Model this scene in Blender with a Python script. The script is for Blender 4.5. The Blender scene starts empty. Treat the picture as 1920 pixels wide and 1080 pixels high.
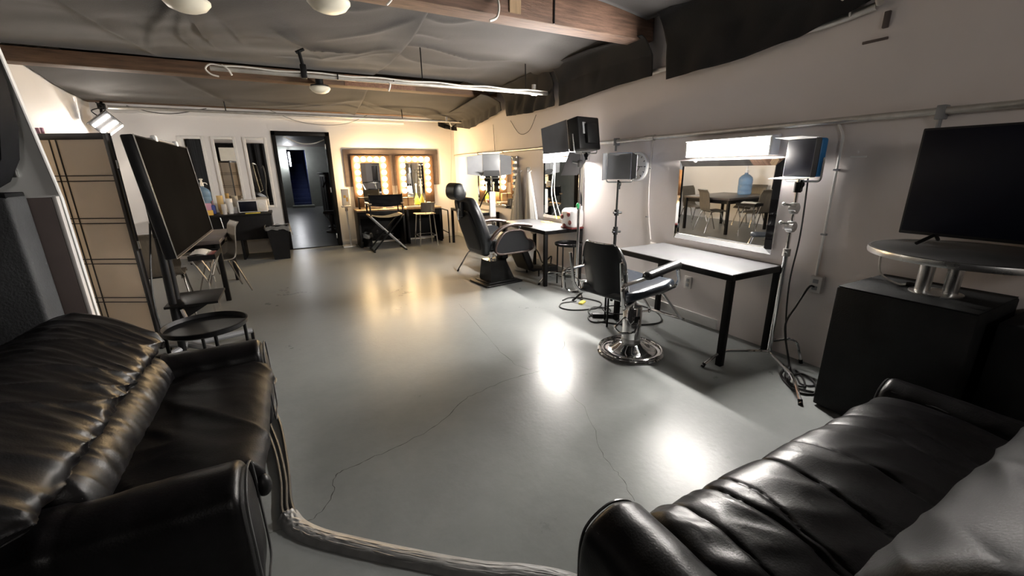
import bpy, bmesh, math, random
from mathutils import Vector as V, Matrix, noise
random.seed(4)
C = bpy.context.scene.collection
SC = bpy.context.scene
PI = math.pi
XR, YB, XL, YN = 3.32, 8.99, -2.5, -3.2

# ------------------------------------------------------------------ materials
def mat(name, col, rough=.5, metal=0., var=0., vscale=6., bump=0., bscale=40., spec=.5, rvar=0., stretch=None, sheen=0., coat=0., trans=0., alpha=1., col2=None):
    m = bpy.data.materials.new(name); m.use_nodes = True
    nt = m.node_tree; N = nt.nodes; L = nt.links
    p = N['Principled BSDF']
    p.inputs['Base Color'].default_value = (*col, 1)
    p.inputs['Roughness'].default_value = rough
    p.inputs['Metallic'].default_value = metal
    p.inputs['Specular IOR Level'].default_value = spec
    p.inputs['Sheen Weight'].default_value = sheen
    p.inputs['Coat Weight'].default_value = coat
    p.inputs['Transmission Weight'].default_value = trans
    p.inputs['Alpha'].default_value = alpha
    if var or bump or rvar:
        tc = N.new('ShaderNodeTexCoord'); mp = N.new('ShaderNodeMapping')
        L.new(tc.outputs['Object'], mp.inputs[0])
        if stretch: mp.inputs['Scale'].default_value = stretch
    if var:
        n = N.new('ShaderNodeTexNoise'); n.inputs['Scale'].default_value = vscale; n.inputs['Detail'].default_value = 5
        L.new(mp.outputs[0], n.inputs['Vector'])
        r = N.new('ShaderNodeValToRGB')
        a = col if col2 else tuple(max(0, c*(1-var)) for c in col); b = col2 if col2 else tuple(min(1, c*(1+var)) for c in col)
        r.color_ramp.elements[0].position = .3; r.color_ramp.elements[1].position = .7
        r.color_ramp.elements[0].color = (*a, 1); r.color_ramp.elements[1].color = (*b, 1)
        L.new(n.outputs['Fac'], r.inputs[0]); L.new(r.outputs[0], p.inputs['Base Color'])
    if rvar:
        n2 = N.new('ShaderNodeTexNoise'); n2.inputs['Scale'].default_value = 2.2; n2.inputs['Detail'].default_value = 6
        L.new(mp.outputs[0], n2.inputs['Vector'])
        mr = N.new('ShaderNodeMapRange'); mr.inputs['From Min'].default_value = .3; mr.inputs['From Max'].default_value = .7
        mr.inputs['To Min'].default_value = rough-rvar; mr.inputs['To Max'].default_value = rough+rvar
        L.new(n2.outputs['Fac'], mr.inputs['Value']); L.new(mr.outputs[0], p.inputs['Roughness'])
    if bump:
        n3 = N.new('ShaderNodeTexNoise'); n3.inputs['Scale'].default_value = bscale; n3.inputs['Detail'].default_value = 4
        L.new(mp.outputs[0], n3.inputs['Vector'])
        b = N.new('ShaderNodeBump'); b.inputs['Strength'].default_value = bump; b.inputs['Distance'].default_value = .02
        L.new(n3.outputs['Fac'], b.inputs['Height']); L.new(b.outputs[0], p.inputs['Normal'])
    return m
def emit(name, col, s):
    m = bpy.data.materials.new(name); m.use_nodes = True
    nt = m.node_tree; nt.nodes.clear()
    e = nt.nodes.new('ShaderNodeEmission'); o = nt.nodes.new('ShaderNodeOutputMaterial')
    e.inputs[0].default_value = (*col, 1); e.inputs[1].default_value = s
    nt.links.new(e.outputs[0], o.inputs[0]); return m

M = {}
M['floor'] = mat('painted_concrete', (.215,.228,.224), .31, bump=.045, bscale=34, spec=.17)
def floor_noise(m):
    nt = m.node_tree; N = nt.nodes; L = nt.links; p = N['Principled BSDF']; mp = N['Mapping']
    a = N.new('ShaderNodeTexNoise'); a.inputs['Scale'].default_value = 1.5; a.inputs['Detail'].default_value = 3; a.inputs['Roughness'].default_value = .55
    b = N.new('ShaderNodeTexNoise'); b.inputs['Scale'].default_value = 9; b.inputs['Detail'].default_value = 6; b.inputs['Roughness'].default_value = .7
    for n in (a, b): L.new(mp.outputs[0], n.inputs['Vector'])
    mx = N.new('ShaderNodeMix'); mx.data_type = 'RGBA'; mx.inputs[6].default_value = (.155,.164,.162,1); mx.inputs[7].default_value = (.285,.296,.29,1)
    ad = N.new('ShaderNodeMath'); ad.operation = 'MULTIPLY_ADD'; ad.inputs[1].default_value = .45
    L.new(b.outputs['Fac'], ad.inputs[0]); 
    sc = N.new('ShaderNodeMath'); sc.operation = 'MULTIPLY'; sc.inputs[1].default_value = .55
    L.new(a.outputs['Fac'], sc.inputs[0]); L.new(sc.outputs[0], ad.inputs[2]); L.new(ad.outputs[0], mx.inputs[0]); L.new(mx.outputs[2], p.inputs['Base Color'])
    mr = N.new('ShaderNodeMapRange'); mr.inputs['From Min'].default_value = .25; mr.inputs['From Max'].default_value = .75; mr.inputs['To Min'].default_value = .24; mr.inputs['To Max'].default_value = .38; mr.clamp = False
    L.new(ad.outputs[0], mr.inputs['Value']); L.new(mr.outputs[0], p.inputs['Roughness'])
floor_noise(M['floor'])
M['wall'] = mat('wall_paint', (.76,.70,.675), .62, var=.035, vscale=1.3, bump=.03, bscale=60)
M['wallb'] = mat('back_wall_paint', (.82,.80,.785), .6, var=.03, vscale=1.2, bump=.03, bscale=60)
M['dark'] = mat('dark_paint', (.02,.02,.022), .6, var=.2)
M['drape'] = mat('black_drape', (.0175,.0148,.0132), .9, var=.15, vscale=3, sheen=.08, bump=.15, bscale=120)
M['valance'] = mat('valance_cloth', (.0065,.006,.007), .9, var=.2, vscale=3, sheen=.0, bump=.15, bscale=120)
M['beam'] = mat('old_beam_wood', (.10,.055,.03), .7, var=.45, vscale=5, bump=.4, bscale=30, stretch=(.6,6,6))
M['beamend'] = mat('beam_wood_pale', (.12,.068,.045), .7, var=.45, vscale=7, bump=.3, bscale=30, stretch=(.6,6,6))
M['leather'] = mat('black_leather', (.0055,.005,.0055), .36, var=.25, vscale=30, bump=.07, bscale=160, spec=.24, rvar=.05)
M['leather3'] = mat('dull_black_leather', (.0055,.005,.0055), .52, var=.25, vscale=30, bump=.07, bscale=160, spec=.13, rvar=.05)  # rougher, less specular copy of the black leather to hold down its sheen
M['leather2'] = mat('black_vinyl', (.012,.013,.015), .33, bump=.05, bscale=150, spec=.5)
M['seatvinyl'] = mat('glare_tinted_vinyl', (.016,.022,.032), .27, bump=.05, bscale=150, spec=.8)  # bluish glare on the black seat is tinted into the base colour
M['piping'] = mat('leather_piping', (.05,.05,.05), .3, var=.1)
M['chrome'] = mat('chrome', (.82,.82,.82), .09, 1, rvar=.03)
M['steel'] = mat('brushed_steel', (.55,.55,.54), .3, 1, rvar=.06)
M['galv'] = mat('galvanised_pipe', (.62,.60,.56), .42, .8, var=.12, vscale=12)
M['blackm'] = mat('black_metal', (.0075,.0075,.008), .42, var=.2, spec=.22)
M['blackmatte'] = mat('black_matte', (.006,.006,.007), .8, var=.3, spec=.12)
M['blackwood'] = mat('black_laminate', (.0075,.007,.007), .45, spec=.14, var=.2, vscale=4)
M['desktop'] = mat('dark_desktop', (.075,.075,.078), .38, spec=.35, var=.08, vscale=3, rvar=.06)
M['screen'] = mat('screen_glass', (.006,.005,.004), .10, var=.3, vscale=3, spec=0.)
M['tvbezel'] = mat('tv_bezel', (.01,.01,.011), .35, var=.1)
M['matscreen'] = mat('matte_screen', (.004,.005,.012), .35, var=.1, spec=.2)
M['tabletop'] = mat('bistro_laminate', (.055,.055,.056), .5, var=.1)
M['mirror'] = mat('mirror_glass', (.93,.94,.93), .015, 1, var=.01)
M['white'] = mat('white_paint', (.80,.79,.77), .45, var=.03)
M['whitep'] = mat('white_plastic', (.82,.81,.80), .35, var=.02)
M['cream'] = mat('shoji_paper', (.52,.45,.37), .8, var=.07, vscale=3, bump=.05)
M['blackframe'] = mat('shoji_wood', (.012,.010,.010), .35, var=.3)
M['brown'] = mat('brown_wood', (.17,.085,.05), .45, var=.3, vscale=6, stretch=(6,1,6))
M['tan'] = mat('tan_wood', (.36,.25,.15), .5, var=.2, vscale=6, stretch=(6,1,1))
M['honey'] = mat('vanity_wood', (.055,.027,.012), .5, var=.2, vscale=6, stretch=(5,1,1))
M['plank'] = mat('mauve_board', (.13,.097,.088), .6, var=.15, vscale=5, stretch=(1,1,6))
M['chairwood'] = mat('chair_ply', (.125,.105,.08), .45, var=.2, vscale=5, stretch=(8,8,1))
M['darkchair'] = mat('dark_ply', (.035,.03,.028), .45, var=.2, vscale=5)
M['tablebrown'] = mat('table_veneer', (.075,.06,.055), .32, var=.2, vscale=5, stretch=(1,6,1))
M['blue'] = mat('blue_plastic', (.02,.22,.55), .35, var=.08)
M['grey'] = mat('grey_metal', (.27,.275,.285), .42, .2, var=.08)
M['greyflap'] = mat('barn_door', (.15,.155,.165), .5, .2, var=.08)
M['greyboard'] = mat('grey_panel', (.76,.77,.75), .5, var=.05)
M['charcoal'] = mat('charcoal_panel', (.009,.0095,.010), .75, spec=.25, var=.3, bump=.15, bscale=120)
M['charcoal2'] = mat('dark_grey_padding', (.040,.042,.045), .75, var=.2, bump=.15, bscale=90)
M['maroon'] = mat('brown_panel', (.095,.072,.067), .55, var=.12)
M['cable'] = mat('cable_rubber', (.012,.012,.012), .5, var=.2)
M['cablegrey'] = mat('grey_cable', (.19,.19,.185), .36, var=.25, vscale=20)
M['whitecable'] = mat('white_cable', (.75,.72,.66), .45, var=.05)
M['cabledark'] = mat('dark_flat_cable', (.045,.045,.045), .4, var=.2)
M['tape'] = mat('silver_tape', (.26,.26,.255), .38, .2, var=.2, vscale=14)
M['palepack'] = mat('pale_pack', (.42,.41,.40), .5, var=.05)
M['glossblack'] = mat('gloss_black', (.004,.004,.004), .16, var=.1, spec=.3)
M['darkchrome'] = mat('dark_chrome', (.30,.29,.28), .22, 1)
M['armbrown'] = mat('dark_brown_arm', (.045,.027,.022), .4, var=.1)
M['crack'] = mat('crack_dark', (.05,.05,.048), .9, var=.3)
M['cape'] = mat('grey_cape', (.50,.49,.46), .6, var=.08, vscale=5)
M['bag'] = mat('clear_bag', (.30,.30,.29), .25, var=.15, alpha=.55)
M['binwhite'] = mat('white_bin', (.72,.71,.68), .4, var=.04)
M['yellow'] = mat('yellow_tag', (.75,.60,.08), .5, var=.05)
M['orange'] = mat('yellow_card', (.85,.52,.10), .5, var=.08)
M['pink'] = mat('pink_pack', (.62,.33,.45), .5, var=.1)
M['navy'] = mat('blue_pack', (.05,.08,.30), .5, var=.1)
M['paper'] = mat('paper', (.78,.76,.72), .7, var=.03)
M['papercup'] = mat('kraft_cup', (.75,.55,.25), .6, var=.06)
M['lime'] = mat('yellow_green_bottle', (.62,.62,.10), .3, var=.08)
M['red'] = mat('dark_red', (.16,.02,.02), .45, var=.15)
M['green'] = mat('green_clip', (.02,.45,.14), .5, var=.08)
M['water'] = mat('blue_water_jug', (.30,.48,.72), .12, var=.05, trans=.55)
M['dome'] = mat('dome_glass', (.72,.68,.56), .35, var=.03)
M['tube'] = emit('lit_tube', (1,.95,.895), 640)
M['bulb'] = emit('lit_bulb', (1,.70,.36), 52)
M['cornertube'] = emit('corner_tube', (1,.92,.82), 125)
M['bluetube'] = emit('stair_tube', (.95,.96,1), 85)
M['bluelitwall'] = mat('stair_wall', (.035,.055,.17), .7, var=.15)  # blue of the stairwell light is put into this wall and stair colour
M['corr'] = mat('corridor_paint', (.41,.43,.40), .7, var=.06)
M['socket'] = mat('outlet_plastic', (.66,.63,.60), .45, var=.02)

M['cream2'] = M['cream']
def translucent(m, k):
    nt = m.node_tree; N = nt.nodes; L = nt.links; p = N['Principled BSDF']; o = N['Material Output']
    t = N.new('ShaderNodeBsdfTranslucent'); mx = N.new('ShaderNodeMixShader'); mx.inputs[0].default_value = k
    t.inputs[0].default_value = p.inputs['Base Color'].default_value
    L.new(p.outputs[0], mx.inputs[1]); L.new(t.outputs[0], mx.inputs[2]); L.new(mx.outputs[0], o.inputs[0])
M['cream'].node_tree.nodes['Principled BSDF'].inputs['Base Color'].default_value = (.92,.87,.81,1)
translucent(M['cream'], .7); translucent(M['cape'], .35)
# ------------------------------------------------------------------ mesh builder
def frame_from(d):
    d = V(d).normalized()
    u = V((0,0,1)) if abs(d.z) < .95 else V((1,0,0))
    a = d.cross(u).normalized(); b = a.cross(d).normalized()
    return a, b, d
class B:
    def __init__(s): s.bm = bmesh.new()
    def box(s, c, d, rz=0, bev=0, seg=2, rot=None):
        r = bmesh.ops.create_cube(s.bm, size=1)
        R = rot if rot is not None else Matrix.Rotation(rz, 4, 'Z')
        vs = r['verts']
        for v in vs: v.co = R @ V((v.co.x*d[0], v.co.y*d[1], v.co.z*d[2])) + V(c)
        if bev:
            es = list({e for v in vs for e in v.link_edges})
            bmesh.ops.bevel(s.bm, geom=es, offset=min(bev, min(d)*.49), segments=seg, affect='EDGES', profile=.5)
        return s
    def b2(s, lo, hi, bev=0, seg=2):
        return s.box([(lo[i]+hi[i])/2 for i in range(3)], [abs(hi[i]-lo[i]) for i in range(3)], bev=bev, seg=seg)
    def tube(s, pts, r, n=8, closed=False, cap=True, flat=1.):
        pts = [V(p) for p in pts]; k = len(pts)
        rs = r if isinstance(r, (list, tuple)) else [r]*k
        rings = []; pa = None
        for i in range(k):
            if closed: t = pts[(i+1) % k]-pts[i-1]
            else: t = pts[min(i+1, k-1)]-pts[max(i-1, 0)]
            if t.length < 1e-9: t = V((0,0,1))
            a, b, d = frame_from(t)
            if pa is not None:
                a = (pa - d*pa.dot(d))
                if a.length < 1e-6: a, b, d = frame_from(t)
                a.normalize(); b = a.cross(d).normalized()
            pa = a
            rings.append([s.bm.verts.new(pts[i]+(a*math.cos(2*PI*j/n)+b*math.sin(2*PI*j/n)*flat)*rs[i]) for j in range(n)])
        for i in range(k if closed else k-1):
            A, D = rings[i], rings[(i+1) % k]
            for j in range(n): s.bm.faces.new((A[j], A[(j+1) % n], D[(j+1) % n], D[j]))
        if cap and not closed:
            s.bm.faces.new(rings[0][::-1]); s.bm.faces.new(rings[-1])
        return s
    def cyl(s, p0, p1, r0, r1=None, n=20):
        return s.tube([p0, p1], [r0, r0 if r1 is None else r1], n)
    def lathe(s, c, prof, n=32, mx=None, cap=True):
        mx = mx or Matrix.Identity(4); c = V(c); rings = []
        for r, z in prof:
            if r < 1e-5: rings.append([s.bm.verts.new(c+(mx @ V((0,0,z))))])
            else: rings.append([s.bm.verts.new(c+(mx @ V((r*math.cos(2*PI*j/n), r*math.sin(2*PI*j/n), z)))) for j in range(n)])
        for A, D in zip(rings, rings[1:]):
            for j in range(n):
                k = (j+1) % n
                if len(A) == 1 and len(D) == 1: continue
                if len(A) == 1: s.bm.faces.new((A[0], D[k], D[j]))
                elif len(D) == 1: s.bm.faces.new((A[j], A[k], D[0]))
                else: s.bm.faces.new((A[j], A[k], D[k], D[j]))
        for R, f in ((rings[0], -1), (rings[-1], 1)):
            if len(R) > 1 and cap: s.bm.faces.new(R[::f])
        return s
    def ell(s, c, r, mx=None, n=20, m=12, p=1.):
        prof = []
        mx = mx or Matrix.Identity(4)
        rr = Matrix.Diagonal((r[0], r[1], r[2], 1))
        for i in range(m+1):
            a = -PI/2+PI*i/m
            prof.append((max(0, math.cos(a))**p, math.copysign(abs(math.sin(a))**p, math.sin(a))))
        prof[0] = (0,-1); prof[-1] = (0,1)
        return s.lathe(c, prof, n, mx @ rr)
    def surf(s, f, nu, nv, cu=False):
        g = [[s.bm.verts.new(f(i/(nu if cu else nu-1), j/(nv-1))) for j in range(nv)] for i in range(nu)]
        for i in range(nu if cu else nu-1):
            for j in range(nv-1):
                A = g[i]; D = g[(i+1) % nu]
                s.bm.faces.new((A[j], D[j], D[j+1], A[j+1]))
        return s
    def prism(s, pts, d, f):
        # pts 2-D outline, f maps (u,v,w) to 3-D, extruded from w=0 to w=d
        A = [s.bm.verts.new(f(u, v, 0)) for u, v in pts]; D = [s.bm.verts.new(f(u, v, d)) for u, v in pts]
        n = len(pts)
        s.bm.faces.new(A[::-1]); s.bm.faces.new(D)
        for i in range(n): s.bm.faces.new((A[i], A[(i+1) % n], D[(i+1) % n], D[i]))
        return s
    def bevel(s, off, seg=2, ang=.6):
        es = [e for e in s.bm.edges if len(e.link_faces) == 2 and e.calc_face_angle(0) > ang]
        bmesh.ops.bevel(s.bm, geom=es, offset=off, segments=seg, affect='EDGES', profile=.5); return s
    def loft(s, prof, a0, a1, na, nt, end, fmap, disp=None, ends=(1,1)):
        # closed profile swept along one axis with pillowed ends
        loop = crom(prof, nt); cx = sum(p[0] for p in loop)/nt; cz = sum(p[1] for p in loop)/nt
        rings = []
        for i in range(na):
            q = i/(na-1); q = .5-.5*math.cos(PI*q) if end else q
            a = a0+(a1-a0)*q
            d0 = abs(a-a0) if ends[0] else 9; d1 = abs(a-a1) if ends[1] else 9
            k = 1
            for d in (d0, d1):
                if end and d < end: k *= max(.0, 1-(1-d/end)**2.6)**.45
            k = max(k, .12)
            ring = []
            for j, (x, z) in enumerate(loop):
                dx, dz = x-cx, z-cz; l = math.hypot(dx, dz) or 1
                e = disp(a, j/nt, x, z)*min(1, k*1.2) if disp else 0
                ring.append(s.bm.verts.new(fmap(cx+dx*k+dx/l*e, a, cz+dz*k+dz/l*e)))
            rings.append(ring)
        for A, D in zip(rings, rings[1:]):
            for j in range(nt): s.bm.faces.new((A[j], A[(j+1) % nt], D[(j+1) % nt], D[j]))
        s.bm.faces.new(rings[0][::-1]); s.bm.faces.new(rings[-1]); return s
def crom(P, n):
    k = len(P); out = []
    for i in range(n):
        t = i*k/n; a = int(t) % k; f = t-int(t)
        p0, p1, p2, p3 = P[a-1], P[a], P[(a+1) % k], P[(a+2) % k]
        out.append(tuple(.5*((2*p1[c])+(-p0[c]+p2[c])*f+(2*p0[c]-5*p1[c]+4*p2[c]-p3[c])*f*f+(-p0[c]+3*p1[c]-3*p2[c]+p3[c])*f**3) for c in (0,1)))
    return out
def spline(P, n=6):
    P = [V(p) for p in P]; out = []
    for i in range(len(P)-1):
        p0, p1, p2, p3 = P[max(i-1,0)], P[i], P[i+1], P[min(i+2, len(P)-1)]
        for j in range(n):
            f = j/n
            out.append(.5*((2*p1)+(-p0+p2)*f+(2*p0-5*p1+4*p2-p3)*f*f+(-p0+3*p1-3*p2+p3)*f**3))
    out.append(P[-1]); return out
def arc(P, r=.03, n=5):
    # polyline with rounded corners
    P = [V(p) for p in P]; out = [P[0]]
    for a, b, c in zip(P, P[1:], P[2:]):
        d0 = (a-b); d1 = (c-b); q = min(r, d0.length*.45, d1.length*.45)
        s, e = b+d0.normalized()*q, b+d1.normalized()*q
        for i in range(n+1):
            f = i/n; out.append(s*(1-f)**2+b*2*f*(1-f)+e*f*f)
    out.append(P[-1]); return out

# ------------------------------------------------------------------ objects
MX = {}
def tag(o, label, cat, group=None, kind=None):
    if label: o['label'] = label
    if cat: o['category'] = cat
    if group: o['group'] = group
    if kind: o['kind'] = kind
    return o
def root(name, label, cat, loc=(0,0,0), rz=0, group=None):
    o = bpy.data.objects.new(name, None); C.objects.link(o)
    o.location = loc; o.rotation_euler = (0,0,rz); o.empty_display_size = .05
    MX[o] = Matrix.Translation(loc) @ Matrix.Rotation(rz, 4, 'Z')
    return tag(o, label, cat, group)
def obj(name, b, m, parent=None, label=None, local=False, ang=.62, base=True):
    bm = b.bm
    bmesh.ops.recalc_face_normals(bm, faces=bm.faces[:])
    loc = V((0,0,0))
    if parent is not None and not local:
        iv = MX[parent].inverted()
        for v in bm.verts: v.co = iv @ v.co
    elif parent is None and base and bm.verts:
        xs = [v.co for v in bm.verts]
        lo = [min(c[i] for c in xs) for i in range(3)]; hi = [max(c[i] for c in xs) for i in range(3)]
        loc = V(((lo[0]+hi[0])/2, (lo[1]+hi[1])/2, lo[2]))
        for v in bm.verts: v.co -= loc
    me = bpy.data.meshes.new(name); bm.to_mesh(me); bm.free()
    for p in me.polygons: p.use_smooth = True
    me.set_sharp_from_angle(angle=ang)
    me.materials.append(M[m] if isinstance(m, str) else m)
    o = bpy.data.objects.new(name, me); C.objects.link(o)
    o.location = loc
    if parent is not None: o.parent = parent; MX[o] = MX[parent]
    else: MX[o] = Matrix.Translation(loc)
    if label: o['label'] = label
    return o
def thing(name, b, m, label, cat, group=None): return tag(obj(name, b, m), label, cat, group)
def struct(name, b, m, parent=None):
    o = obj(name, b, m, parent, base=False)
    if parent is None: o['kind'] = 'structure'
    return o
def dup(r, loc, rz=0, label=None, group=None):
    c = r.copy(); C.objects.link(c); c.location = loc; c.rotation_euler = (0,0,rz)
    if label: c['label'] = label
    if group: c['group'] = group
    MX[c] = Matrix.Translation(loc) @ Matrix.Rotation(rz, 4, 'Z')
    for ch in list(r.children):
        d = ch.copy(); C.objects.link(d); d.parent = c; MX[d] = MX[c]
        for g in list(ch.children):
            e = g.copy(); C.objects.link(e); e.parent = d; MX[e] = MX[c]
    return c
def place(r, loc, rz=0):
    r.location = loc; r.rotation_euler = (0,0,rz)
nz = lambda x, y=0, z=0: noise.noise(V((x, y, z)))
def ridge(x, y=0, z=0): return 1-2*abs(nz(x, y, z))

# ------------------------------------------------------------------ camera (position, lens and angles measured from the photo's perspective lines)
cd = bpy.data.cameras.new('camera'); cam = bpy.data.objects.new('camera', cd); C.objects.link(cam)
yaw, pit, rol = math.radians(27.5857), math.radians(16.0641), math.radians(.6935)
f = V((math.sin(yaw)*math.cos(pit), math.cos(yaw)*math.cos(pit), -math.sin(pit)))
rt = V((math.cos(yaw), -math.sin(yaw), 0)); dn = f.cross(rt)
r2 = rt*math.cos(rol)+dn*math.sin(rol); d2 = dn*math.cos(rol)-rt*math.sin(rol)
cam.matrix_world = Matrix(((r2.x, -d2.x, -f.x, 0), (r2.y, -d2.y, -f.y, 0), (r2.z, -d2.z, -f.z, 1.45), (0,0,0,1)))
cd.sensor_width = 36; cd.lens = 773.94/1920*36; cd.clip_start = .03; cd.clip_end = 100
SC.camera = cam
SC.view_settings.view_transform = 'Standard'; SC.view_settings.look = 'None'
SC.view_settings.gamma = 1; SC.view_settings.use_curve_mapping = False
SC.view_settings.exposure = .82
ld = bpy.data.lights.new('rear_fill_light', 'POINT'); ld.energy = 30; ld.shadow_soft_size = .22; ld.color = (1,.95,.9)  # added fill behind the camera without a fitting, lifts camera-facing surfaces
lo_ = bpy.data.objects.new('rear_fill_light', ld); C.objects.link(lo_); lo_.location = (.3,-2.4,2.35)
w = bpy.data.worlds.new('world'); SC.world = w; w.use_nodes = True
w.node_tree.nodes['Background'].inputs[0].default_value = (.02,.02,.02,1)
w.node_tree.nodes['Background'].inputs[1].default_value = .3
# ================================================================== THE SETTING
struct('floor', B().b2((-2.65,-3.35,-.1), (3.5,21,0)), 'floor')
def ribbon(P, wd, seed):
    P = spline(P, 8); b = B(); pr = None
    for i, p in enumerate(P):
        t = (P[min(i+1, len(P)-1)]-P[max(i-1, 0)]).normalized(); n = V((-t.y, t.x, 0))
        p = p+n*(.016*nz(i*.43, seed)+.012*nz(i*1.3, seed+4)); q = wd*(.35+.9*abs(nz(i*.6, seed+9)))
        a = b.bm.verts.new((p.x+n.x*q, p.y+n.y*q, .0006)); c = b.bm.verts.new((p.x-n.x*q, p.y-n.y*q, .0006))
        if pr: b.bm.faces.new((pr[0], a, c, pr[1]))
        pr = (a, c)
    return b
fl = bpy.data.objects['floor']
for k, (P, wd) in enumerate((
    ([(-.1,1.69,0),(-.02,1.79,0),(.01,1.93,0),(.12,1.96,0),(.38,2.02,0),(.59,2.1,0),(.82,2.27,0),(1.0,2.33,0),(1.23,2.38,0),(1.6,2.41,0),(1.95,2.74,0)], .0032),
    ([(1.57,2.38,0),(1.48,2.07,0),(1.45,1.79,0),(1.27,1.43,0),(1.24,1.26,0),(1.19,1.1,0)], .0016),
    ([(1.54,2.44,0),(1.4,2.47,0),(1.36,2.82,0),(1.48,3.8,0),(1.51,4.19,0)], .0016),
    ([(-.28,1.7,0),(-.2,1.69,0),(-.1,1.69,0)], .002))):
    struct('crack', ribbon(P, wd, k*7.3), 'crack', fl)
struct('wall_right', B().b2((XR,YN-.1,0), (XR+.13,YB+.1,3.2)), 'wall')
struct('wall_left', B().b2((XL-.12,YN-.1,0), (XL,YB+.1,3.2)), 'wallb')
struct('wall_rear', B().b2((XL-.1,YN-.12,0), (XR+.1,YN,3.2)), 'wall')
b = B(); b.b2((XL-.1,YB,0), (-.14,YB+.12,3.2)); b.b2((.80,YB,0), (XR+.1,YB+.12,3.2)); b.b2((-.14,YB,2.15), (.80,YB+.12,3.2))
struct('wall_back', b, 'wallb')
struct('ceiling', B().b2((XL-.2,YN-.2,3.1), (XR+.2,YB+.1,3.2)), 'blackmatte')
struct('baseboard_right', B().b2((XR-.012,2.28,0), (XR,YB,.095), bev=.004), 'white')
struct('baseboard_back', B().b2((.82,YB-.012,0), (XR-.014,YB,.095), bev=.004), 'white')
struct('trim_1', B().b2((XL,YB-.03,2.36), (2.25,YB,2.43), bev=.004), 'white')
b = B(); b.b2((-.15,YB-.03,0), (-.085,YB+.15,2.16), bev=.006); b.b2((.735,YB-.03,0), (.815,YB+.15,2.16), bev=.006); b.b2((-.15,YB-.03,2.085), (.815,YB+.15,2.16), bev=.006)
d1 = struct('door_1', b, 'blackwood')
for z in (1.9, 1.1, .2): struct('hinge', B().b2((.715,YB-.02,z-.05), (.737,YB+.03,z+.05), bev=.003), 'steel', d1)
struct('threshold', B().b2((-.1,YB-.02,.0), (.74,YB+.04,.012), bev=.004), 'blackm', d1)
# passage beyond the doorway
struct('wall_passage_left', B().b2((-.32,YB+.14,0), (-.2,20.2,2.7)), 'corr')
b = B(); b.b2((-.32,20,0), (.12,20.12,2.9)); b.b2((.80,20,0), (2.6,20.12,2.9)); b.b2((.12,20,2.32), (.80,20.12,2.9))
struct('wall_passage_end', b, 'corr')
struct('wall_passage_right', B().b2((2.4,YB+.12,0), (2.5,20.1,2.7)), 'maroon')
struct('ceiling_passage', B().b2((-.32,YB+.12,2.45), (2.5,20.1,2.55)), 'maroon')
b = B(); b.b2((.06,20.12,0), (.12,23.4,3.6)); b.b2((.8,20.12,0), (.86,23.4,3.6)); b.b2((.06,23.3,0), (.86,23.4,3.8)); b.b2((.06,20.12,3.6), (.86,23.4,3.7))
struct('wall_stairwell', b, 'bluelitwall')
b = B()
for k in range(10): b.b2((.13,20.0+k*.3,0), (.79,20.3+k*.3,.18+k*.18), bev=.008)
tag(obj('staircase', b, 'bluelitwall'), 'blue lit staircase rising at the far end of the passage', 'stairs')
tag(obj('stair_step', B().b2((.05,19.55,0), (.88,19.97,.09), bev=.01), 'corr'), 'pale low step at the foot of the blue staircase', 'step')
L_ = root('stairwell_light', 'white tube light glowing in the blue stairwell', 'light', (.2,19.86,1.95))
obj('housing', B().b2((.17,19.9,1.66), (.23,19.96,2.24), bev=.008), 'white', L_)
obj('tube', B().cyl((.2,19.86,1.7), (.2,19.86,2.2), .028, n=12), 'bluetube', L_)
# furniture standing in the passage
r = root('passage_counter', 'dark brown counter standing on the right in the passage', 'counter', (1.3,13.6,0))
obj('body', B().b2((.95,12.9,0), (1.75,15.5,1.37), bev=.01), 'brown', r)
obj('counter_top', B().b2((.9,12.85,1.37), (1.8,15.55,1.42), bev=.008), 'maroon', r)
for y in (12.88, 13.75, 14.6):
    p = obj('side_panel', B().b2((.93,y,.06), (.949,y+.75,1.3), bev=.004), 'maroon', r)
r = root('coat_rack', 'dark stand with items hanging seen through the doorway', 'rack', (.98,12.2,0))
obj('pole', B().cyl((.98,12.2,0), (.98,12.2,1.35), .02), 'maroon', r)
obj('base', B().lathe((.98,12.2,0), [(.17,0),(.17,.02),(.03,.05)], 20), 'blackm', r)
obj('arm', B().tube(spline([(.8,12.2,1.05),(.9,12.2,1.2),(.98,12.2,1.15),(1.1,12.2,1.25)]), .018), 'maroon', r)
thing('stool', B().lathe((.83,11.2,0), [(.15,0),(.15,.03),(.035,.06),(.035,.42),(.17,.45),(.17,.5),(.15,.52)], 20), 'maroon', 'low dark round stool on the passage floor', 'stool')
for (x0, x1, sd, lab) in ((-2.47,-1.0,3,'black curtain hanging behind the camera, left half'),(-1.02,.6,8,'black curtain hanging behind the camera, next to the bare wall')):
    def fn(u, v, x0=x0, x1=x1, sd=sd):
        x = x0+(x1-x0)*u
        return (x, YN+.09+.04*math.sin(x*26+sd)+.03*nz(x*4, v*2, sd), 2.6-2.58*v)
    o = thing('curtain', B().surf(fn, 160, 8), 'valance', lab, 'curtain', 'black curtains round the sofas'); o.modifiers.new('t','SOLIDIFY').thickness = .006
def fn(u, v):
    y = YN+.2+(2.3-YN-.2)*u
    return (XL+.09+.035*math.sin(y*24)+.03*nz(y*4, v*2, 5), y, 2.6-2.58*v)
o = thing('curtain', B().surf(fn, 300, 8), 'valance', 'black curtain along the left wall behind the left sofa', 'curtain', 'black curtains round the sofas'); o.modifiers.new('t','SOLIDIFY').thickness = .006
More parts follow.
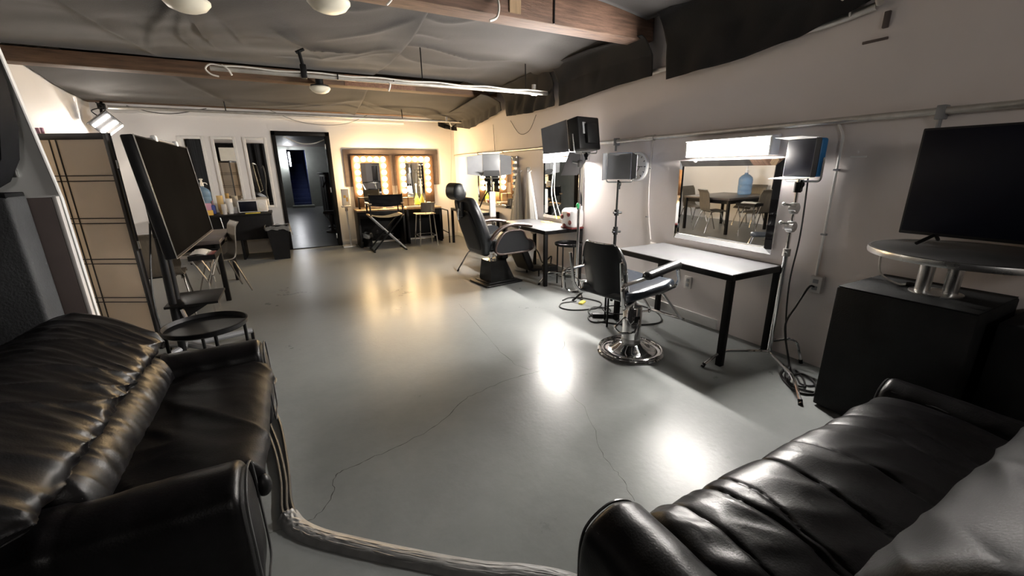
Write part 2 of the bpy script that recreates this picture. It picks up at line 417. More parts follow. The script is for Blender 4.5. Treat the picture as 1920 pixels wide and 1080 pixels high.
# ================================================================== CEILING: beams, drapes, pipes
def beam(y0, y1, z0, z1, x0, x1, m, label):
    r = root('ceiling_beam', label, 'beam', ((x0+x1)/2, (y0+y1)/2, z0), 0, 'ceiling beams')
    obj('timber', B().b2((x0,y0,z0), (x1,y1,z1), bev=.008), m, r); return r
bm1 = beam(3.28, 3.48, 2.6, 2.86, XL+.005, 3.26, 'beamend', 'nearest rough wooden ceiling beam with pale underside')
obj('strap', B().b2((2.13,3.272,2.605), (2.14,3.28,2.855)), 'blackm', bm1)
obj('patch', B().b2((1.72,3.272,2.63), (1.82,3.28,2.75)), 'tan', bm1)
bm2 = beam(6.70, 6.90, 2.6, 2.75, XL+.005, 3.26, 'beam', 'middle wooden ceiling beam behind the long hanging pipe')
obj('stain', B().b2((.9,6.692,2.605), (1.9,6.70,2.745)), 'brown', bm2)
beam(8.74, 8.9, 2.49, 2.62, XL+.005, 3.26, 'beam', 'farthest wooden ceiling beam close to the white back wall')
def crease_fn(CR):
    pre = []
    for P, wd, am in CR:
        Q = [p.xy for p in spline([(*q,0) for q in P], 6)]
        pre.append((Q, wd, am, min(q.x for q in Q)-4*wd, max(q.x for q in Q)+4*wd, min(q.y for q in Q)-4*wd, max(q.y for q in Q)+4*wd))
    def fn(x, y):
        s = 0
        for Q, wd, am, xa, xb, ya, yb in pre:
            if not (xa < x < xb and ya < y < yb): continue
            bd = 9; bt = 0; n = len(Q)-1
            for i in range(n):
                a = Q[i]; d = Q[i+1]-a; t = max(0, min(1, ((x-a.x)*d.x+(y-a.y)*d.y)/max(1e-9, d.length_squared)))
                e = math.hypot(x-a.x-d.x*t, y-a.y-d.y*t)
                if e < bd: bd = e; bt = (i+t)/n
            s += am*math.exp(-bd/wd)*math.sin(PI*min(.97, max(.03, bt)))**.5
        return s
    return fn
def sheet(x0, x1, y0, y1, z0, z1, sag, seed, amp, lab, edge=None, nu=110, nv=70, m='drape', dirx=1., CR=()):
    cf = crease_fn([(P, w*1.25, a*.62) for P, w, a in CR])
    def fn(u, v):
        x = x0+(x1-x0)*u; y = y0+(y1-y0)*v
        z = z0+(z1-z0)*v-sag*math.sin(PI*v)*(.6+.4*math.sin(PI*u))
        e = min(1, 5*v, 5*(1-v))
        z += amp*e*(1.1*nz(x*.6*dirx+seed+y*.2, y*.9-x*.3, seed)+.55*nz(x*.9*dirx, y*2.6+x*.9, seed+3)+.16*ridge(x*.8*dirx+seed, y*2.4+x*1.5, seed+6)*max(0, nz(x*.7, y*.7, seed+2)+.25)*2)
        z -= cf(x, y)
        if edge: z += edge(x, y, u, v)
        return (x, y, z)
    o = thing('ceiling_drape', B().surf(fn, nu, nv), m, lab, 'drape', 'black cloth stretched under the ceiling')
    for p in o.data.polygons: p.use_smooth = True
    md = o.modifiers.new('thickness', 'SOLIDIFY'); md.thickness = .004
    return o
sheet(XL+.02, 1.30, 3.49, 6.69, 2.83, 2.77, .075, 2.1, .030, 'dark cloth panel left of the seam between nearest and middle beams',
      lambda x, y, u, v: -.06*max(0, (u-.93)/.07)**1.5*math.sin(PI*v), nu=190, nv=130, CR=(
      ([(.09,4.88),(.42,5.24),(.86,5.31)],.05,.06),([(.1,5.98),(.68,5.51),(1.24,4.98)],.06,.05),([(.49,5.02),(.93,4.62),(1.25,4.14)],.05,.035),([(.61,6.01),(1.01,5.38),(1.24,5.1)],.05,.04),([(.2,4.75),(.47,5.4),(.58,5.9)],.05,.04),
      ([(-.47,4.25),(-.52,5.0),(-.47,5.9)],.05,.06),([(-.5,4.25),(-.9,5.3),(-1.15,6.5)],.05,.05),([(-.48,4.25),(-.71,5.4),(-.62,6.3)],.05,.05),([(-.45,4.25),(-.25,5.0),(-.2,5.6)],.05,.04),([(-1.35,4.2),(-1.25,5.4),(-1.1,6.6)],.09,.06),([(.2,4.0),(.7,4.2),(1.2,3.8)],.06,.03)))
sheet(1.23, 3.14, 3.49, 6.69, 2.85, 2.79, .055, 8.4, .03, 'grey lit cloth panel right of the seam between nearest and middle beams',
      lambda x, y, u, v: -.16*max(0, (u-.75)/.25)**2, nu=150, nv=120, CR=(
      ([(1.22,5.14),(1.6,5.05),(1.94,5.15),(2.3,5.25),(2.75,5.06)],.06,.06),([(1.25,4.2),(1.6,4.25),(1.95,3.8)],.06,.04),([(1.25,5.04),(1.37,4.7),(1.7,4.75)],.05,.035),([(1.25,5.2),(1.6,5.6),(2.4,5.7)],.08,.04),([(1.25,3.9),(1.7,3.8),(2.2,3.6)],.05,.03)))
sheet(XL+.02, 1.28, 6.91, 8.71, 2.72, 2.50, .05, 5.2, .02, 'brownish cloth panel left of the seam above the back wall', lambda x, y, u, v: -.04*max(0, (u-.94)/.06), nu=120, nv=70, CR=(([(.0,8.6),(.69,8.1),(1.25,7.6)],.06,.05),([(-1.0,8.6),(.0,8.3),(1.2,7.7)],.07,.03),([(-1.2,7.0),(-.8,7.8),(-.5,8.6)],.05,.04)))
sheet(1.22, 3.14, 6.91, 8.71, 2.74, 2.50, .03, 11.7, .025, 'brownish sagging cloth panel above the lit vanity mirrors',
      lambda x, y, u, v: -.2*max(0, (u-.55)/.45)**2.2, nu=120, nv=80, CR=(([(1.25,7.7),(1.8,8.2),(2.5,8.4),(3.1,8.0)],.06,.06),([(1.25,7.6),(1.45,8.1),(1.7,8.6)],.05,.05),([(2.3,8.6),(2.8,8.1),(3.1,7.4)],.05,.05)))
sheet(XL+.02, 3.14, -1.0, 3.26, 2.86, 2.86, .09, 3.3, .04, 'grey cloth panel in front of the nearest beam',
      lambda x, y, u, v: -.1*max(0, (u-.8)/.2)**2, nu=120, nv=70)
sheet(XL+.02, XR-.02, YN+.02, -1.02, 2.86, 2.8, .06, 9.3, .03, 'dark cloth panel over the sofas', nu=60, nv=30)
def valance(y0, y1, top, bot, seed, lab, x0=3.05, x1=3.2, m='valance', nu=90, fold=.035):
    def fn(u, v):
        y = y0+(y1-y0)*u
        zt = top(u); zb = bot(u); z = zt+(zb-zt)*v
        x = x0+(x1-x0)*min(1, v*2.2)**.6+fold*(.3+v)*(ridge(y*2.4+z*1.9+seed, z*1.3, seed)*.55+.45*nz(y*5.5, z*2+seed))
        return (min(x, XR-.012), y, z)
    o = thing('valance', B().surf(fn, nu, 26), m, lab, 'drape', 'black cloth hanging over the right wall')
    for p in o.data.polygons: p.use_smooth = True
    md = o.modifiers.new('thickness', 'SOLIDIFY'); md.thickness = .004
    return o
lin = lambda *P: (lambda u: next(a[1]+(b_[1]-a[1])*(u-a[0])/(b_[0]-a[0]) for a, b_ in zip(P, P[1:]) if u <= b_[0]+1e-9))
valance(1.42, 3.05, lin((0,2.52),(.2,2.66),(.6,2.80),(1,2.74)), lin((0,2.42),(.1,2.36),(.3,2.29),(.6,2.24),(1,2.23)), 1.3, 'black cloth hanging over the right wall in front of the nearest beam')
valance(3.22, 4.79, lin((0,2.62),(.5,2.68),(1,2.68)), lin((0,2.29),(.3,2.285),(1,2.22)), 4.1, 'black cloth hanging over the right wall just behind the nearest beam')
valance(4.9, 6.28, lin((0,2.70),(1,2.64)), lin((0,2.24),(.5,2.22),(1,2.26)), 7.7, 'gathered black cloth on the right wall behind the pipe end', fold=.05)
valance(6.42, 8.62, lin((0,2.58),(.5,2.5),(1,2.46)), lin((0,2.36),(.35,2.25),(.65,2.2),(1,2.3)), 2.9, 'brownish cloth swag hanging at the back right corner', x0=2.85, x1=3.18, m='drape', fold=.06)
def fn(u, v):
    x = 2.86+(3.27-2.86)*u; z = 2.46-.23*v*(1-.35*(1-u)**2)
    return (x, 8.66+.04*ridge(x*6, z*4, 2)-.05*v, z)
o = thing('cloth_tail', B().surf(fn, 30, 16), 'drape', 'short dark cloth tail hanging at the back corner', 'drape'); o.modifiers.new('thickness', 'SOLIDIFY').thickness = .004
# long pipe under the cloth between the beams
r = root('hanging_pipe', 'long steel pipe hung below the middle beam with white cable', 'pipe', (1.4,5.12,2.4))
obj('pipe', B().cyl((-.5,5.15,2.4), (3.29,5.05,2.4), .021, n=14), 'galv', r)
P = [(-.44,5.13,2.33),(-.5,5.13,2.345),(-.535,5.13,2.39),(-.49,5.13,2.432)]
for k in range(40): P.append((-.4+k*.092, 5.122-.0024*k, 2.424+.006*math.sin(k*.9)))
obj('white_cable', B().tube(spline(P, 3), .008, n=6), 'whitecable', r)
obj('cable_end', B().tube(spline([(-.4,5.12,2.43),(-.36,5.11,2.40),(-.33,5.10,2.345)]), .009, n=6), 'whitecable', r)
for x in (1.535, 2.9): obj('hanger_rod', B().cyl((x,5.1,2.4), (x-.005,5.1,2.82), .007, n=8), 'blackm', r)
for x in (.3,): 
    obj('clamp', B().b2((x-.03,5.09,2.37), (x+.03,5.16,2.5), bev=.01).cyl((x,5.12,2.48), (x-.02,5.12,2.62), .018, n=10).cyl((x-.05,5.12,2.6),(x+.03,5.12,2.64), .016, n=10), 'blackm', r)
for x in (.62, 1.2, 1.75, 2.3, 2.75): obj('cable_tie', B().cyl((x-.006,5.115,2.412), (x+.006,5.115,2.412), .033, n=10), 'blackm', r)
obj('elbow', B().cyl((2.96,5.06,2.4), (3.04,5.06,2.4), .034, n=12).cyl((3.0,5.06,2.37),(3.0,5.06,2.5), .028, n=12), 'galv', r)
obj('cable_tail', B().tube(spline([(1.14,5.1,2.41),(1.16,5.09,2.37),(1.135,5.08,2.30)]), .009, n=6), 'whitecable', r)
r = root('hanging_pipe', 'steel pipe hung just in front of the back wall above the doorway', 'pipe', (.6,8.24,2.36))
obj('pipe', B().cyl((-2.1,8.24,2.36), (3.27,8.24,2.36), .021, n=14), 'galv', r)
for x in (-.7, 2.05): obj('hanger_rod', B().cyl((x,8.24,2.36), (x-.01,8.24,2.60), .008, n=8), 'blackm', r)
obj('cable_hook', B().tube(spline([(2.95,8.2,2.36),(2.97,8.2,2.30),(3.0,8.2,2.27)]), .012, n=6).cyl((2.9,8.22,2.34),(2.9,8.22,2.44), .02), 'whitecable', r)
tag(obj('cord', B().tube(spline([(2.98,8.22,2.33),(2.985,8.25,2.0),(2.98,8.3,1.5),(2.99,8.5,.9)]), .004, n=5), 'whitecable'), 'thin white cord hanging from the back pipe to the corner', 'cord')
# domes
def dome(loc, label, rr=.15):
    r = root('ceiling_dome', label, 'light', loc, 0, 'round ceiling domes')
    x, y, z = loc
    obj('mount', B().lathe(loc, [(.05,.16),(.05,.07),(rr*.9,.06),(rr*.9,.03)], 28), 'blackm', r)
    obj('cover', B().lathe(loc, [(rr*.9,.045),(rr,.035),(rr,.02),(rr*.8,-.015),(rr*.5,-.035),(0,-.042)], 28), 'dome', r)
    return r
dome((-.47,4.15,2.62), 'white round ceiling dome nearest the left edge'); dome((.45,3.72,2.62), 'white round ceiling dome just behind the nearest beam', .15); dome((.56,6.58,2.50), 'small white dome hanging under the middle beam', .13)
# loose cables
tag(obj('cable', B().tube(spline([(.80,3.27,2.72),(.83,3.25,2.63),(.79,3.24,2.56),(.76,3.24,2.53)]), .007, n=6), 'whitecable'), 'white cable end hanging from the nearest beam, left one', 'cable', 'cable ends on the beam')
tag(obj('cable', B().tube(spline([(1.60,3.27,2.74),(1.61,3.24,2.64),(1.58,3.22,2.56),(1.52,3.22,2.53)]), .009, n=6), 'whitecable'), 'white cable end hanging from the nearest beam, right one', 'cable', 'cable ends on the beam')
tag(obj('cord', B().tube(spline([(-.1,8.7,2.47),(.3,8.7,2.31),(.75,8.7,2.26),(1.15,8.7,2.31),(1.5,8.7,2.46)]), .006, n=6), 'grey'), 'drooping cord above the doorway', 'cord')
tag(obj('cord', B().tube(spline([(-2.0,8.7,2.44),(-1.7,8.7,2.36),(-1.4,8.7,2.36),(-1.0,8.7,2.45)]), .006, n=6), 'cable'), 'dark cord drooping at the top left of the back wall', 'cord')
tag(obj('cord', B().tube(spline([(.04,9.2,2.09),(.3,9.2,1.97),(.55,9.2,1.97),(.78,9.2,2.06)]), .012, n=6), 'whitecable'), 'white cord drooping across the top of the doorway', 'cord')
tag(obj('cord', B().tube(spline([(3.3,6.3,2.2),(3.3,6.0,1.98),(3.3,5.7,2.0),(3.3,5.5,2.2)]), .004, n=5), 'cable'), 'thin dark cord looped on the right wall near the back', 'cord')
tag(obj('cord', B().tube([(3.3,6.95,2.2),(3.3,6.9,1.75)], .004, n=5), 'cable'), 'thin dark cord hanging above the barn-door lamp', 'cord')
# pipes on the right wall
r = root('wall_pipe', 'long galvanised pipe running along the right wall at head height', 'pipe', (3.28,3.8,1.73))
obj('pipe', B().tube([(3.285,8.9,1.745),(3.285,5,1.732),(3.285,-1.2,1.735)], .02, n=14), 'galv', r)
for y in (6.6, 5.3, 3.25): obj('coupling', B().cyl((3.285,y-.06,1.735), (3.285,y+.06,1.735), .027, n=14), 'galv', r)
for y in (7.6, 3.75, 1.08): obj('bracket', B().b2((3.262,y-.02,1.69), (3.32,y+.02,1.765), bev=.004).cyl((3.285,y,1.63),(3.285,y,1.7), .012, n=8), 'grey', r)
r = root('wall_pipe', 'short pale pipe along the top of the right wall by the cloth edge', 'pipe', (3.27,2.3,2.34))
obj('pipe', B().tube(arc([(3.285,3.6,2.34),(3.285,1.72,2.34),(3.285,1.5,2.37)], .08), .024, n=12), 'galv', r)
obj('riser', B().tube(arc([(3.25,1.47,2.37),(3.12,1.45,2.44),(2.75,1.42,2.60)], .05), .02, n=12), 'galv', r)
obj('hook', B().tube(spline([(3.25,1.62,2.34),(3.22,1.62,2.40),(3.2,1.66,2.44)]), .006, n=6), 'whitecable', r)
thing('wall_bracket', B().b2((3.298,1.43,2.24), (3.32,1.46,2.33), bev=.004), 'maroon', 'small dark upright bracket high on the right wall', 'bracket')
thing('wall_mark', B().b2((3.306,1.42,2.175), (3.32,1.55,2.19), bev=.003), 'maroon', 'small dark strip below the bracket high on the right wall', 'bracket')
thing('wall_plate', B().b2((3.313,1.40,1.497), (3.32,1.49,1.507), bev=.002), 'white', 'tiny pale strip on the grey wall left of the television', 'plate')
# conduit and outlets
def outlet(y, z, lab, deep=.012):
    r = root('wall_outlet', lab, 'outlet', (XR,y,z), 0)
    p = obj('plate', B().b2((XR-deep,y-.04,z-.06), (XR,y+.04,z+.06), bev=.004), 'socket', r)
    for dz in (-.025,.025): obj('socket', B().b2((XR-deep-.002,y-.018,z+dz-.015), (XR-deep+.002,y+.018,z+dz+.015), bev=.002), 'grey', r)
    return r
r = root('wall_conduit', 'white cable channel dropping down the wall to the outlet beside the black box', 'conduit', (3.31,1.55,.68))
obj('channel', B().tube(arc([(3.306,1.60,1.735),(3.306,1.585,1.70),(3.306,1.55,1.64),(3.306,1.55,.68)], .04), .009, n=8), 'white', r)
for z in (1.42, .98): obj('clip', B().b2((3.296,1.535,z-.006), (3.32,1.568,z+.006)), 'grey', r)
outlet(1.53, .62, 'white surface outlet box at the foot of the cable channel', .045)
outlet(2.64, .37, 'white wall outlet under the near desk')
outlet(5.75, .33, 'white wall outlet above the white bin')
outlet(3.12, .63, 'white wall outlet between the clock stand and the near desk')
r = root('wall_cable', 'thin cable running down the wall to the right of the clock', 'cable', (3.31,3.18,.7))
obj('cable', B().tube(spline([(3.312,3.24,1.72),(3.312,3.24,1.3),(3.312,3.22,1.0),(3.312,3.16,.72)]), .005, n=6), 'socket', r)
for z in (1.44, .95): obj('clip', B().b2((3.304,3.225,z-.006), (3.32,3.25,z+.006)), 'grey', r)
tag(obj('wall_cable', B().tube(spline([(3.312,5.2,1.7),(3.312,5.25,1.3),(3.312,5.25,.9),(3.312,5.28,.72)]), .006, n=6), 'socket'), 'thin cable on the wall left of the far desk mirror', 'cable')
tag(obj('wall_cable', B().tube(spline([(3.29,4.95,1.66),(3.27,4.98,1.4),(3.26,5.0,1.1),(3.25,4.85,.78)]), .006, n=6), 'whitecable'), 'white power cord hanging in front of the far desk mirror', 'cord')
# ================================================================== RIGHT WALL: desks, mirrors, fittings
def desk(x0, x1, y0, y1, z, label):
    r = root('dressing_desk', label, 'desk', ((x0+x1)/2, (y0+y1)/2, 0), 0, 'black metal dressing desks')
    obj('desktop', B().b2((x0+.004,y0+.004,z-.022), (x1-.004,y1-.004,z), bev=.002), 'desktop', r)
    b = B(); t = .035
    b.b2((x0,y0,z-.05), (x0+t,y1,z-.004), bev=.002).b2((x1-t,y0,z-.05), (x1,y1,z-.004), bev=.002)
    b.b2((x0+t,y0,z-.05), (x1-t,y0+t,z-.004), bev=.002).b2((x0+t,y1-t,z-.05), (x1-t,y1,z-.004), bev=.002)
    obj('apron_frame', b, 'blackwood', r)
    for x in (x0, x1-.045):
        for y in (y0, y1-.045):
            obj('leg', B().b2((x,y,0), (x+.045,y+.045,z-.05), bev=.003), 'blackwood', r)
    return r
desk(2.685, 3.29, 1.775, 2.97, .715, 'black-edged grey desk under the mirror with chairs reflected in it')
desk(2.715, 3.29, 4.30, 5.50, .715, 'black-edged desk with the small stool under it')
desk(2.85, 3.29, 6.75, 8.10, .715, 'black-edged desk in the back right corner')
def wmirror(y0, y1, z0, z1, tilt, bw, label, bulbs=0, yaw=0):
    ym = (y0+y1)/2
    r = root('wall_mirror', label, 'mirror', (XR-.012,ym,z0), 0)
    R = Matrix.Translation((XR-.014-abs(yaw)*(y1-y0)/2,ym,z0)) @ Matrix.Rotation(yaw, 4, 'Z') @ Matrix.Rotation(-tilt, 4, 'Y')
    h = z1-z0; w2 = (y1-y0)/2
    def part(n, b, m):
        for v in b.bm.verts: v.co = R @ v.co
        return obj(n, b, m, r)
    part('backing', B().b2((-.012,-w2+.01,.01), (.0,w2-.01,h-.01)), 'blackm')
    part('glass', B().b2((-.018,-w2+bw,bw), (-.013,w2-bw,h-bw)), 'mirror')
    def strip(a, b_, c, d):
        bb = B(); F = [bb.bm.verts.new(p) for p in (a, b_, c, d)]; G = [bb.bm.verts.new((.0,p[1],p[2])) for p in (a, b_, c, d)]
        bb.bm.faces.new(F); bb.bm.faces.new(G[::-1])
        for i in range(4): bb.bm.faces.new((F[i], G[i], G[(i+1)%4], F[(i+1)%4]))
        part('bevelled_edge', bb, 'mirror')
    e = .006; xi, xo = -.03, -.012
    strip((xo,-w2,0), (xo,w2,0), (xi,w2-bw,bw), (xi,-w2+bw,bw))
    strip((xo,-w2,h), (xo,w2,h), (xi,w2-bw,h-bw), (xi,-w2+bw,h-bw))
    strip((xo,-w2,0), (xo,-w2,h), (xi,-w2+bw,h-bw), (xi,-w2+bw,bw))
    strip((xo,w2,0), (xo,w2,h), (xi,w2-bw,h-bw), (xi,w2-bw,bw))
    for k in range(bulbs):
        part('bulb', B().ell((-.05,-w2+.03,h*(.06+.88*k/(bulbs-1))), (.03,.03,.03), n=14, m=8), 'whitep')
    return r
wmirror(1.865, 2.845, .785, 1.505, math.radians(.9), .05, 'wall mirror reflecting the dark table and the water jug', yaw=-math.radians(2.4))
wmirror(4.33, 5.28, .765, 1.64, math.radians(.5), .045, 'mirror with sloping glass edges above the far desk')
wmirror(6.08, 7.70, .80, 1.65, 0, .05, 'wall mirror with unlit round bulbs along one edge', 9)
def fixture(y0, y1, z0, z1, label):
    r = root('wall_light', label, 'light', (XR-.06,(y0+y1)/2,z0), 0, 'lit tube fixtures over mirrors')
    obj('housing', B().b2((XR-.03,y0-.02,z0-.005), (XR,y1+.02,z1+.02), bev=.004).b2((XR-.115,y0-.02,z1+.001), (XR-.03,y1+.02,z1+.012), bev=.003), 'white', r)
    obj('tube', B().cyl((XR-.085,y0,z0+.035), (XR-.085,y1,z0+.035), .019, n=16), 'tube', r)
    obj('reflector', B().b2((XR-.045,y0,z0), (XR-.03,y1,z1), bev=.003), 'white', r)
    for y in (y0-.025, y1): obj('end_cap', B().b2((XR-.11,y,z0-.005), (XR-.02,y+.025,z1+.005), bev=.008), 'white', r)
    obj('power_lead', B().tube(spline([(XR-.03,y1+.03,z1-.04),(XR-.02,y1+.06,z1),(XR-.01,y1+.05,z1-.12)]), .004, n=5), 'whitecable', r)
fixture(1.985, 2.72, 1.535, 1.662, 'glowing white tube light above the near desk mirror')
fixture(4.28, 5.15, 1.535, 1.675, 'glowing white tube light above the far desk mirror')
# clock
r = root('wall_clock', 'round white clock behind the light on the thin black stand', 'clock', (XR-.02,3.41,1.46))
ry = Matrix.Rotation(-PI/2, 4, 'Y')
obj('rim', B().lathe((XR,3.41,1.46), [(.15,0),(.15,.035),(.135,.04),(.128,.03),(.128,0)], 40, ry, cap=False), 'whitep', r)
fc = obj('face', B().lathe((XR-.02,3.41,1.46), [(.131,0),(.131,.004)], 40, ry), 'paper', r)
for k in range(12):
    a = k*PI/6; c, s_ = math.cos(a), math.sin(a); L_ = .02 if k % 3 else .032
    obj('hour_mark', B().box((XR-.026,3.41+.108*s_,1.46+.108*c), (.002,.007,L_), rot=Matrix.Rotation(-a, 4, 'X')), 'blackm', r)
obj('hand', B().box((XR-.027,3.375,1.46), (.002,.085,.006)), 'blackm', r); obj('hand', B().box((XR-.028,3.39,1.435), (.002,.006,.06), rot=Matrix.Rotation(.6, 4, 'X')), 'blackm', r)
# grey capes on hooks
for (y, ym, w2, lab) in ((5.96, 6.08, .21, 'grey cape on the left hook beside the unlit mirror'), (5.65, 5.56, .20, 'grey cape on the right hook nearer the far desk mirror')):
    r = root('salon_cape', lab, 'cape', (XR-.05,y,.52), 0, 'grey capes on wall hooks')
    def fn(u, v, y=y, ym=ym, w2=w2):
        a = 2*PI*u; q = v**.85; wd = .022+w2*q; k = 1+.22*q*math.cos(7*a+y*9)+.1*q*math.cos(13*a)
        x = XR-.055+(.03+.012*q)*math.cos(a)*k; yy = y+(ym-y)*q+wd*math.sin(a)
        return (min(x, XR-.006), yy, 1.40-.88*v+.03*math.sin(3*a)*q)
    obj('cloth', B().surf(fn, 90, 24, cu=True), 'cape', r)
    obj('hook', B().tube(spline([(XR,y,1.43),(XR-.05,y,1.40),(XR-.075,y,1.42),(XR-.07,y,1.46)]), .008, n=8), 'white', r)
    obj('collar', B().tube(spline([(XR-.07,y-.02,1.40),(XR-.06,y-.03,1.47),(XR-.05,y+.005,1.44),(XR-.06,y+.03,1.47),(XR-.07,y+.02,1.40)]), .01, n=8), 'cape', r)
# things on and under the desks
r = root('canister', 'white canister with dark red blotches on the far desk', 'canister', (3.14,4.33,.715))
obj('body', B().box((3.14,4.33,.845), (.2,.27,.245), bev=.06, seg=5), 'whitep', r)
for (y, z) in ((4.24,.80),(4.27,.90),(4.36,.75),(4.41,.86)): obj('blotch', B().ell((3.035,y,z), (.012,.035,.03), n=12, m=8), 'red', r)
obj('base', B().box((3.14,4.33,.727), (.19,.25,.024), bev=.01), 'red', r)
thing('card', B().box((3.2,5.02,.7185), (.1,.16,.006), rz=.1, bev=.001), 'orange', 'yellow card lying under the far desk mirror', 'card')
r = root('waste_bin', 'white plastic bin with a liner under the far desk', 'bin', (2.95,5.27,0))
obj('bucket', B().lathe((2.95,5.27,0), [(.12,0),(.13,.01),(.165,.36),(.17,.365),(.17,.375),(.155,.375),(.12,.02),(0,.02)], 32), 'binwhite', r)
def fn(u, v):
    a = 2*PI*u; rr = .172+.012*v+.006*math.sin(11*a)*v
    return (2.95+rr*math.cos(a), 5.27+rr*math.sin(a), .38-.07*v+.01*math.sin(7*a)*v)
obj('liner', B().surf(fn, 60, 6, cu=True), 'paper', r)
obj('label_patch', B().box((2.793,5.205,.25), (.006,.09,.055), rz=.4), 'socket', r)
thing('power_adapter', B().b2((3.10,4.82,0), (3.27,5.0,.12), bev=.02), 'blackm', 'black power box on the floor under the far desk', 'power box')
tag(obj('power_cable', B().tube(spline([(3.3,5.72,.36),(3.22,5.6,.34),(3.21,5.3,.25),(3.18,5.12,.12),(3.16,4.98,.16),(3.2,4.9,.24),(3.24,4.96,.16),(3.2,4.92,.08)]), .011, n=7), 'cable'), 'thick dark cable from the outlet to the power box', 'cable')
def traytable(loc, r0, h, label, nlegs=3, ph=.3):
    r = root('tray_table', label, 'table', loc); x, y, z = loc
    obj('tray', B().lathe((x,y,h), [(0,-.012),(r0-.012,-.012),(r0,-.002),(r0+.002,.022),(r0-.006,.024),(r0-.012,.0),(r0-.03,-.004),(0,-.004)], 48), 'blackm', r)
    for k in range(nlegs):
        a = ph+k*2*PI/nlegs
        obj('leg', B().cyl((x+(r0-.02)*math.cos(a), y+(r0-.02)*math.sin(a), 0), (x+(r0-.02)*math.cos(a), y+(r0-.02)*math.sin(a), h-.005), .010, n=10), 'blackm', r)
    obj('foot_ring', B().tube([(x+(r0-.025)*math.cos(2*PI*j/40), y+(r0-.025)*math.sin(2*PI*j/40), .14) for j in range(40)], .006, n=6, closed=True), 'blackm', r)
traytable((3.03,4.24,0), .175, .53, 'small round black stool with thin legs under the far desk', 4, .5)
traytable((2.62,2.86,0), .15, .40, 'low black stool half hidden behind the chrome salon chair', 4, .2)
# ------------------------------------------------------------------ stands and lights
def stand(name, x, y, z1, ends, label, zs=(.12,.16,.2), m='chrome', bend=.74, r0=.017, dz=0):
    r = root(name, label, 'light stand', (x,y,0))
    obj('lower_tube', B().cyl((x,y,.03), (x,y,z1*.62), r0, n=14), m, r)
    obj('upper_tube', B().cyl((x,y,z1*.6), (x,y,z1), r0*.68, n=14), m, r)
    obj('collar', B().cyl((x,y,z1*.60), (x,y,z1*.64), r0*1.5, n=14).cyl((x,y,z1*.62), (x-.05,y-.02,z1*.62), .009, n=8), 'steel' if m == 'chrome' else m, r)
    for (ex, ey), z in zip(ends, zs):
        dx, dy = ex-x, ey-y
        obj('leg', B().tube(arc([(x,y,z-dz),(x+dx*bend,y+dy*bend,z),(ex,ey,.012)], .07), .0115, n=10), m, r)
        obj('foot', B().cyl((ex-dx*.03,ey-dy*.03,.03),(ex,ey,.0), .014, n=10), 'blackm', r)
    return r
def panel(name, loc, ang, tilt, w_, h_, label, flaps=(), m='blue', dep=.06, face='matscreen'):
    # local: +x is the lit side; tilt pitches it down
    r = root(name, label, 'studio light', loc, math.radians(ang))
    T = Matrix.Rotation(math.radians(tilt), 4, 'Y')
    def part(n, b, mm, par=None):
        for v in b.bm.verts: v.co = T @ v.co
        return obj(n, b, mm, par or r, local=True)
    part('body', B().box((-dep/2,0,0), (dep,w_,h_), bev=.016, seg=3), m)
    part('front_panel', B().box((.004,0,0), (.02,w_*.985,h_*.985), bev=.008), face)
    part('rear_pack', B().box((-dep-.02,0,-.01), (.05,w_*.45,h_*.6), bev=.01), 'blackm')
    yk = B().tube(arc([(-dep/2,w_/2+.012,0),(-dep/2,w_/2+.012,-h_/2-.03),(-dep/2,-w_/2-.012,-h_/2-.03),(-dep/2,-w_/2-.012,0)], .03), .007, n=8)
    part('yoke', yk, 'steel')
    part('spigot', B().cyl((-dep/2,0,-h_/2-.10), (-dep/2,0,-h_/2-.02), .014, n=10).ell((-dep/2,0,-h_/2-.05), (.022,.022,.03), n=12, m=8), 'blackm')
    for (side, ln, op, mm) in flaps:
        s = {'l':(0,1), 'r':(0,-1), 't':(1,0), 'b':(-1,0)}[side]
        a = math.radians(op)        # 0 = straight ahead, 90 = folded open flat
        half = w_/2 if s[1] else h_/2; oth = h_*.5 if s[1] else w_*.5
        pts = [(-oth,0),(oth,0),(oth*.82,ln),(-oth*.82,ln)] if ln > .12 else [(-oth,0),(oth,0),(oth,ln),(-oth,ln)]
        def mp(u, v, w, s=s, a=a, half=half):
            o_ = half+v*math.sin(a)+w*math.cos(a); f_ = .01+v*math.cos(a)-w*math.sin(a)
            return (f_, s[1]*o_, u) if s[1] else (f_, u, s[0]*o_)
        part('barn_door', B().prism(pts, .004, mp), mm)
    return r, part
# near chrome stand with the blue light
st = stand('light_stand', 3.15, 1.695, 1.36, ((2.57,1.84),(2.66,1.19),(3.275,1.52)), 'chrome bent-leg stand beside the near desk', (.115,.105,.20), dz=.055)
for z, k in ((1.03,.034),(1.16,.03)):
    obj('grip_head', B().cyl((3.15,1.72,z), (3.15,1.67,z), k, n=18).b2((3.125,1.67,z-.04), (3.175,1.72,z+.04), bev=.012).cyl((3.15,1.7,z+.02), (3.09,1.73,z+.03), .008, n=8).ell((3.085,1.733,z+.03), (.014,.014,.014), n=10, m=6), 'steel', st)
obj('rubber_joint', B().cyl((3.15,1.695,1.27), (3.15,1.695,1.34), .024, n=14), 'blackm', st)
panel('studio_light', (3.15,1.70,1.50), 166, 0, .25, .25, 'blue studio light with a black face on the near chrome stand', (('t',.14,4,'white'),('b',.15,4,'white'),('l',.05,10,'greyflap')))
tag(obj('power_cable', B().tube(spline([(3.22,1.69,1.52),(3.235,1.68,1.30),(3.22,1.66,.95),(3.23,1.68,.6),(3.2,1.63,.25),(3.12,1.52,.02),(3.0,1.40,.008),(2.93,1.33,.008),(2.98,1.28,.008),(3.08,1.33,.008)]), .006, n=6), 'cable'), 'black cable hanging from the blue light to the floor', 'cable')
